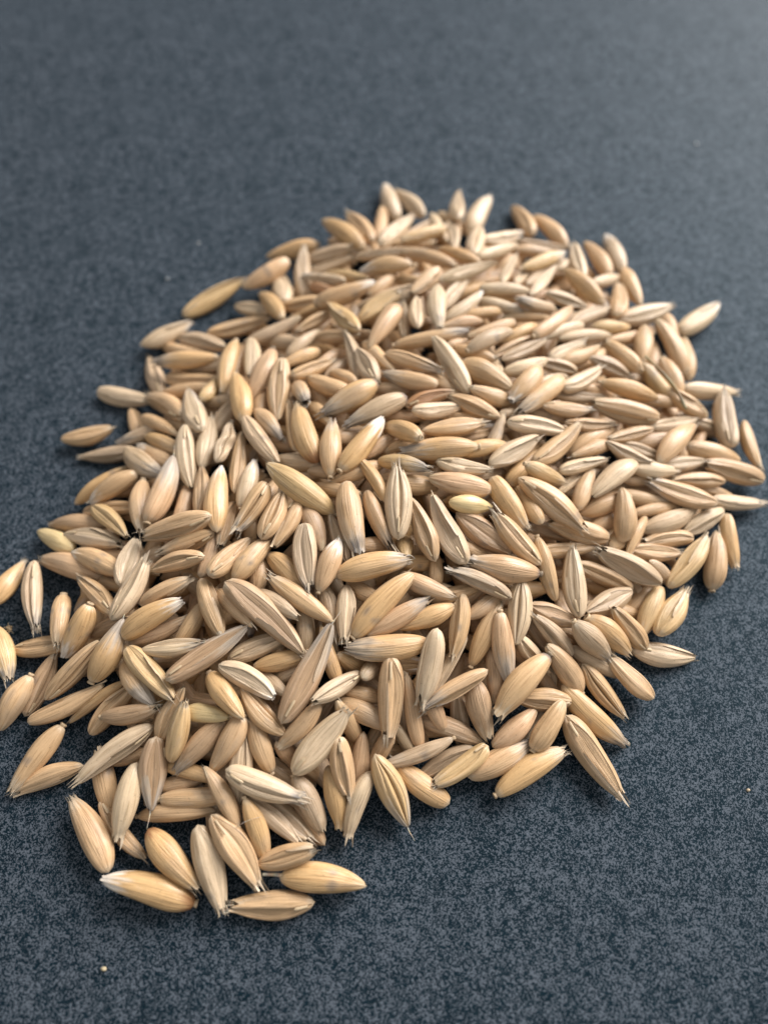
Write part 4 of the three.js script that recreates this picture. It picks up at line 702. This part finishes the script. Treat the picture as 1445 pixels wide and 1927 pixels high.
more('d s S', -3.07, V(-33.7, 3.4, -91.8), V(-30.7, 5.4, -81.1), 2.97);
more('g s S', -2.39, V(-26.3, 8.7, -83.7), V(-33.3, 5.4, -84.4), 2.30);
more('g b', 0.03, V(-30.1, 7.7, -76.6), V(-25.5, 8.8, -84.7), 3.40);
more('n s S', -2.97, V(-21.8, 8.9, -85.9), V(-21.3, 10.0, -75.5), 2.84);
more('n f S', 2.71, V(-13.6, 10.0, -81.6), V(-8.9, 13.6, -74.5), 2.30);
more('g s S', 2.57, V(-16.2, 9.2, -67.9), V(-10.5, 11.9, -65.2), 2.30);
more('g s S', 2.61, V(-12.7, 12.2, -66.4), V(-4.3, 12.6, -64.7), 2.30);
more('n s S', -2.61, V(-0.1, 13.4, -66.8), V(-8.8, 13.6, -63.3), 2.87);
more('n s S', 2.61, V(-11.9, 11.6, -63.8), V(-3.5, 14.2, -60.6), 2.30);
more('d s S', 3.04, V(-12.9, 12.5, -60.0), V(-9.3, 12.5, -51.3), 3.47);
more('g s', 0.46, V(-5.5, 12.3, -49.4), V(-8.7, 12.4, -58.3), 2.76);
more('n s S', -2.66, V(-17.0, 9.1, -66.8), V(-19.4, 13.2, -59.4), 2.39);
more('n f', -0.50, V(-16.3, 12.8, -85.2), V(-8.8, 11.1, -90.4), 2.90);
more('g f S', 2.53, V(-10.9, 10.8, -86.3), V(-5.0, 9.3, -92.4), 2.30);
more('d s S', 2.87, V(-13.3, 9.7, -86.3), V(-9.6, 11.1, -78.9), 3.11);
more('d s S', 2.59, V(-21.8, 9.4, -74.5), V(-13.2, 11.2, -71.1), 3.01);
more('d s S', 2.51, V(-8.5, 13.3, -71.5), V(-2.9, 10.6, -75.5), 2.98);
more('k f S', 2.65, V(-3.4, 13.9, -67.8), V(3.7, 12.7, -73.9), 2.44);
more('d s S', -2.48, V(5.4, 13.3, -81.9), V(-4.0, 12.4, -82.4), 2.55);
more('n s S', 2.61, V(0.1, 13.5, -69.1), V(8.6, 13.4, -73.1), 2.30);
more('n b', -0.28, V(9.1, 13.0, -77.0), V(18.5, 12.4, -76.0), 2.49);
more('n b', -0.22, V(13.1, 12.8, -72.2), V(21.8, 10.6, -75.9), 2.30);
more('o s S', 2.59, V(12.2, 14.4, -68.3), V(20.6, 13.4, -70.8), 2.67);
more('g s S', 2.51, V(14.2, 13.9, -64.1), V(20.7, 9.1, -68.1), 2.30);
more('o s S', 2.88, V(20.0, 11.4, -64.0), V(26.6, 11.1, -71.1), 3.18);
more('p b', 0.07, V(28.5, 9.3, -63.5), V(36.2, 8.9, -70.0), 2.30);
more('g b', 0.95, V(34.7, 10.2, -88.4), V(26.4, 13.3, -88.4), 2.62);
more('n s S', 2.56, V(6.9, 13.3, -85.9), V(14.0, 13.4, -79.8), 2.80);
more('g s S', 2.36, V(19.5, 13.4, -77.0), V(25.7, 9.3, -78.7), 2.30);
more('g s S', 2.47, V(25.1, 11.8, -78.2), V(34.3, 9.6, -78.0), 2.30);
more('d s S', 2.52, V(-1.6, 12.3, -77.3), V(7.8, 12.7, -76.5), 2.51);
more('d D', 0.71, V(32.0, 6.5, -56.7), V(21.9, 9.4, -57.9), 2.66);
more('o s S', 2.76, V(19.8, 10.6, -67.9), V(27.5, 10.2, -73.5), 2.98);
more('g f', -0.41, V(29.5, 11.6, -82.1), V(39.6, 9.7, -83.0), 2.33);
more('n s S', 2.63, V(57.0, 1.5, -110.6), V(57.4, 2.4, -99.6), 2.94);
more('n s S', 2.88, V(52.6, 3.7, -101.6), V(50.3, 4.4, -91.1), 3.08);
more('g s', -0.39, V(44.1, 7.3, -88.6), V(54.9, 4.2, -94.5), 2.47);
more('y s S', -2.49, V(52.8, 5.5, -85.0), V(47.6, 8.1, -92.1), 3.27);
more('n s S', 2.43, V(44.0, 8.7, -83.4), V(55.6, 4.8, -85.0), 2.30);
more('p s', -0.22, V(46.3, 9.0, -77.0), V(56.5, 5.8, -80.9), 2.61);
more('p f', -0.39, V(53.7, 5.2, -82.2), V(65.3, 1.3, -81.6), 2.30);
more('d s S', 2.60, V(43.6, 8.3, -74.1), V(54.8, 5.2, -78.1), 3.36);
more('n s S', -2.66, V(39.5, 9.3, -73.7), V(31.2, 11.6, -69.5), 2.30);
more('g b', -0.30, V(37.4, 11.0, -72.6), V(45.4, 9.5, -69.2), 2.51);
more('g b', -0.34, V(40.9, 9.2, -73.5), V(49.6, 6.4, -71.4), 2.80);
more('y s S', 2.36, V(39.3, 8.5, -100.4), V(48.0, 5.6, -103.0), 2.54);
more('g f', -0.26, V(34.2, 10.4, -99.2), V(44.0, 7.5, -106.4), 2.82);
more('g f', -0.17, V(37.7, 7.8, -101.1), V(46.1, 4.9, -108.9), 2.30);
more('n s S', 2.44, V(42.1, 7.2, -98.1), V(53.5, 3.5, -103.4), 2.30);
more('n s S', 2.59, V(31.7, 11.6, -89.2), V(40.0, 9.8, -94.6), 2.67);
more('g b', -0.54, V(37.0, 11.5, -90.8), V(45.4, 7.9, -88.7), 2.99);
more('n s S', 2.67, V(34.7, 9.8, -89.6), V(43.1, 7.4, -96.5), 2.43);
more('k s S', 2.30, V(34.7, 11.6, -83.9), V(42.2, 7.0, -85.0), 2.30);
more('n s S', 2.48, V(-44.5, 0.6, -102.6), V(-33.6, 3.4, -97.7), 2.61);
more('g s S', -2.39, V(-28.2, 6.5, -93.4), V(-39.2, 3.0, -94.6), 2.30);
more('n s', 0.94, V(-25.8, 5.7, -98.5), V(-28.9, 6.4, -85.7), 3.44);
more('o s S', -2.46, V(-11.7, 9.5, -94.1), V(-19.1, 11.1, -88.6), 2.65);
more('g s S', 2.38, V(-24.4, 4.5, -100.5), V(-13.8, 8.5, -96.5), 3.25);
more('g s S', 2.53, V(-17.8, 10.2, -92.1), V(-11.9, 9.1, -99.3), 2.45);
more('n s', -0.46, V(-20.2, 5.6, -108.0), V(-11.3, 8.5, -107.9), 2.90);
more('n s S', 2.40, V(-41.8, 0.9, -95.9), V(-30.3, 4.8, -93.7), 2.30);
more('n s S', 3.03, V(-1.1, 4.6, -128.5), V(-0.2, 2.4, -141.3), 2.87);
more('g s', -0.34, V(3.1, 7.5, -124.2), V(10.6, 4.8, -134.0), 2.32);
more('p s S', 2.66, V(10.0, 4.1, -137.1), V(13.1, 7.2, -124.4), 2.34);
more('p s S', 2.32, V(11.7, 1.2, -140.2), V(18.4, 2.8, -133.8), 2.30);
more('p b', -0.34, V(11.3, 5.0, -128.1), V(17.4, 2.7, -139.1), 2.30);
more('g b', -0.45, V(-15.6, 4.2, -118.7), V(-6.0, 6.7, -120.9), 2.30);
more('n s S', 2.30, V(-12.3, 2.2, -130.7), V(-2.5, 6.1, -123.1), 2.30);
more('g s', -0.48, V(-6.0, 7.2, -120.2), V(9.0, 9.3, -119.9), 2.45);
more('n s S', 2.55, V(-3.0, 10.9, -106.1), V(2.7, 10.0, -113.4), 2.38);
more('y s S', -2.31, V(-2.7, 9.0, -112.1), V(-12.5, 5.5, -117.6), 2.30);
more('r s S', 2.39, V(-15.0, 5.3, -114.5), V(-7.5, 8.5, -108.1), 2.30);
more('n s S', 2.26, V(1.7, 8.1, -112.9), V(8.5, 11.6, -109.0), 2.30);
more('n s S', 2.32, V(1.0, 7.2, -123.3), V(10.8, 7.3, -124.4), 2.30);
more('n s', -0.58, V(-12.9, 9.3, -97.2), V(-4.1, 11.7, -95.6), 2.85);
more('k f S', -2.46, V(-7.1, 8.3, -94.9), V(-12.6, 11.3, -88.6), 2.30);
more('g s S', 2.02, V(-6.0, 7.0, -99.3), V(-1.8, 12.3, -95.6), 2.30);
more('n s S', -2.49, V(-4.5, 13.9, -83.0), V(-10.0, 10.9, -88.0), 2.30);
more('g s', -0.37, V(-5.1, 9.5, -104.5), V(5.9, 10.9, -108.9), 2.30);
more('g s S', 2.44, V(0.8, 10.4, -104.5), V(9.3, 10.8, -108.7), 2.52);
more('p s', 0.20, V(3.6, 12.1, -94.4), V(3.7, 11.0, -104.9), 2.30);
more('o f', 1.11, V(-9.9, 8.0, -106.7), V(-19.1, 5.9, -104.5), 2.30);
more('n f', 0.95, V(-9.7, 8.5, -104.4), V(-16.7, 9.4, -98.4), 2.30);
more('p s', 0.55, V(14.3, 8.7, -120.5), V(14.3, 4.7, -132.8), 2.75);
more('g s', -0.51, V(27.9, 5.5, -126.4), V(38.3, 3.8, -126.2), 2.30);
more('n s S', 2.29, V(25.5, 7.1, -122.4), V(36.0, 5.2, -123.4), 2.30);
more('o s S', -2.46, V(19.9, 10.2, -110.0), V(11.3, 11.1, -104.7), 2.30);
more('p s', 0.12, V(22.3, 11.8, -108.3), V(26.5, 8.9, -119.2), 2.30);
more('o s S', 2.36, V(17.8, 11.7, -105.2), V(27.6, 10.5, -105.9), 2.30);
more('p s', -0.26, V(25.0, 10.4, -109.2), V(31.7, 7.1, -119.8), 2.30);
more('p s', -0.01, V(27.6, 11.4, -105.4), V(34.1, 8.7, -116.1), 2.36);
more('p s', -0.23, V(27.4, 10.0, -109.7), V(35.1, 6.9, -118.2), 2.30);
more('p f', -0.68, V(30.5, 11.5, -106.3), V(39.2, 8.4, -105.4), 2.53);
more('p D S', 2.37, V(17.3, 12.8, -103.0), V(26.3, 12.3, -100.5), 2.30);
more('o s S', -2.42, V(22.0, 12.4, -100.9), V(13.6, 13.7, -97.9), 2.30);
more('k s S', -2.42, V(18.1, 13.0, -98.1), V(9.7, 14.5, -95.0), 2.30);
more('o s S', -2.54, V(28.4, 12.0, -97.9), V(20.6, 13.5, -92.6), 2.40);
more('n s', 0.91, V(27.3, 11.5, -95.5), V(18.9, 13.0, -89.4), 2.30);
more('n s S', -2.38, V(31.4, 10.2, -101.3), V(21.7, 11.9, -99.7), 2.30);
more('p s S', -2.51, V(37.5, 9.9, -100.0), V(28.9, 12.2, -94.6), 2.45);
more('p b', -0.28, V(29.2, 12.8, -89.2), V(37.2, 11.1, -94.8), 2.40);
more('p f S', 2.73, V(19.8, 10.3, -91.2), V(20.2, 14.5, -83.3), 2.30);
more('k s S', 2.37, V(11.2, 14.2, -90.9), V(17.6, 10.4, -95.5), 2.30);
more('p s S', 2.51, V(26.5, 13.2, -83.0), V(33.7, 9.6, -88.1), 2.30);
more('p s S', 2.37, V(41.1, 6.4, -113.5), V(50.5, 2.1, -120.0), 2.48);
more('p s S', 2.43, V(35.1, 6.8, -117.3), V(41.6, 3.2, -123.9), 2.30);
const edge = [[-57.7, -60.3], [-58.2, -45.5], [-55.4, -28.9], [-45.5, -20.2], [-41.4, -15.0], [-36.0, -10.0], [-24.6, -3.9], [-9.8, -3.9], [-9.3, -10.0], [-5.6, -12.8], [4.5, -13.9], [8.4, -17.2], [18.0, -19.5], [27.3, -24.1], [37.2, -25.7], [41.5, -32.2], [45.4, -40.0], [49.7, -49.3], [59.8, -55.2], [64.2, -66.6], [67.6, -73.3], [68.1, -83.8], [62.5, -96.5], [58.7, -110.3], [53.4, -125.4], [39.6, -135.0], [21.2, -141.8], [2.1, -144.4], [-12.1, -138.4], [-18.8, -130.1], [-29.9, -111.8], [-45.4, -97.9], [-47.7, -85.1], [-54.7, -68.8]];
function inside(x, z) {                               // distance in mm from the heap's outline, negative outside it
  let d = 1e9, inn = false;
  for (let i = 0; i < edge.length; i++) {
    const [ax, az] = edge[i], [bx, bz] = edge[(i + 1) % edge.length], ex = bx - ax, ez = bz - az, t = Math.min(1, Math.max(0, ((x - ax) * ex + (z - az) * ez) / (ex * ex + ez * ez)));
    d = Math.min(d, Math.hypot(x - ax - t * ex, z - az - t * ez));
    if ((az > z) !== (bz > z) && x < ax + ((z - az) * ex) / ez) inn = !inn;
  }
  return inn ? d : -d;
}
{
  const r = random(77), tones = 'nnokgdn', tips = 'sbswfs';
  for (let k = 0, made = 0; k < 6000 && made < 820; k++) {
    const x = mix(-66, 70, r()), z = mix(-146, -4, r()), d = inside(x, z);
    if (d < 6) continue;
    const top = Math.max(d > 9 ? 1.45 : 0, 17.5 * (1 - Math.exp(-(d - 3) / 32)) - 3.8), y = Math.max(1.35, top - Math.pow(r(), 1.5) * 6.5);
    if (top < 1.4) continue;
    const a = r() * 6.28, L = mix(9, 12.5, r()), c = Math.cos(a), q = Math.sin(a), h = 3;
    const slope = (inside(x + c * h, z + q * h) - inside(x - c * h, z - q * h)) / (2 * h) * (17.5 / 32) * Math.exp(-(d - 3) / 32) * 0.9 + (r() - 0.5) * 0.16;
    const b = V(x - c * L / 2, Math.max(1.1, y - slope * L / 2), z - q * L / 2), t = V(x + c * L / 2, Math.max(1.0, y + slope * L / 2), z + q * L / 2);
    const open = r() < 0.45;
    more(`${tones[Math.floor(r() * 7)]} ${tips[Math.floor(r() * 6)]}${open ? '' : ' S'}`, r() * 6.28, b, t, mix(3.0, 3.7, r()), 0);
    made++;
  }
  const o = cast(new THREE.Mesh(mergeGeometries(buried), HUSK[1]));
  o.name = 'oat_grains';
  o.userData = { kind: 'stuff', label: 'oat grains half hidden between and beneath the grains on top of the heap', category: 'grains' };
  scene.add(o);
}

// ---------------------------------------------------------------- bits lying about
function bit(name, label, category, geo, at, m = FIBRE) {
  const o = cast(new THREE.Mesh(geo, m)); o.name = number(name); o.position.set(at.x * MM, at.y * MM, at.z * MM); o.userData = { label, category }; scene.add(o); return o;
}
bit('straw_splinter', 'thin dark straw splinter lying slantwise over the right rim grains', 'straw splinter', strand([[-2.9, 0.4, -5.9], [-0.4, 0.7, -1.6], [1.4, 0.4, 1.9], [2.6, -0.4, 5.2]], 0.20, 0.30, [0.30, 0.23, 0.12], 18, 7), V(50.2, 10.6, -85.4));
bit('straw_fibre', 'fine pale hair crossing the orange-brown hanging grain near the near edge', 'fibre', strand([[-1.9, -0.4, 0.9], [-0.2, 0.3, 0.1], [1.7, 0.0, -0.5]], 0.05, 0.02, [0.62, 0.52, 0.40], 10, 5), V(-18.6, 6.2, -13.3));
function crumb(x, z, size, colour, label, seed) {
  const n = lattice(7, 7, seed);
  bit('crumb', label, 'crumb', grid(8, 9, (i, j, P, C, U) => {
    const a = (i / 8) * Math.PI, b = (j / 9) * Math.PI * 2, q = size * (0.7 + 0.6 * n((i * 0.8) % 7, ((j % 9) * 0.77) % 7));
    P.set(Math.sin(a) * Math.cos(b) * q, Math.cos(a) * q * 0.6, Math.sin(a) * Math.sin(b) * q * 0.8);
    for (let c = 0; c < 3; c++) C[c] = colour[c] * (0.85 + 0.3 * n(j % 7, i % 7)); U[0] = i / 8; U[1] = j / 9;
  }), V(x, size * 0.5, z));
}
crumb(-37.5, 4.6, 0.36, [0.46, 0.38, 0.24], 'tiny tan crumb alone on the bare table in front of the heap', 51);
crumb(-40.5, -132, 0.32, [0.42, 0.44, 0.45], 'white crumb on the table beyond the heap, the farther of two pale crumbs', 52);
crumb(-45.9, -121.3, 0.42, [0.20, 0.22, 0.235], 'greyish crumb on the table beyond the heap, the nearer of two pale crumbs', 53);
crumb(53.9, -18.2, 0.30, [0.42, 0.33, 0.22], 'tiny brown crumb alone on the table at the near right', 54);
crumb(74.7, -165.4, 0.35, [0.60, 0.62, 0.62], 'tiny pale crumb far off on the table behind the right rim', 55);
{
  const hs = [], r = random(61);
  for (let k = 0; k < 6; k++) { const a = r() * 6.28, l = mix(0.6, 1.4, r()); hs.push(strand([[-Math.cos(a) * l * 0.5, 0, -Math.sin(a) * l * 0.5], [0, 0.25 * r(), 0], [Math.cos(a) * l, 0.2 * r(), Math.sin(a) * l]], 0.16, 0.04, [0.40, 0.29, 0.16], 5, 5)); }
  bit('chaff_flake', 'small ragged brown chaff flake on the table at the left margin', 'chaff', mergeGeometries(hs), V(-61.2, 0.35, -43.2));
}


renderer.render(scene, camera);
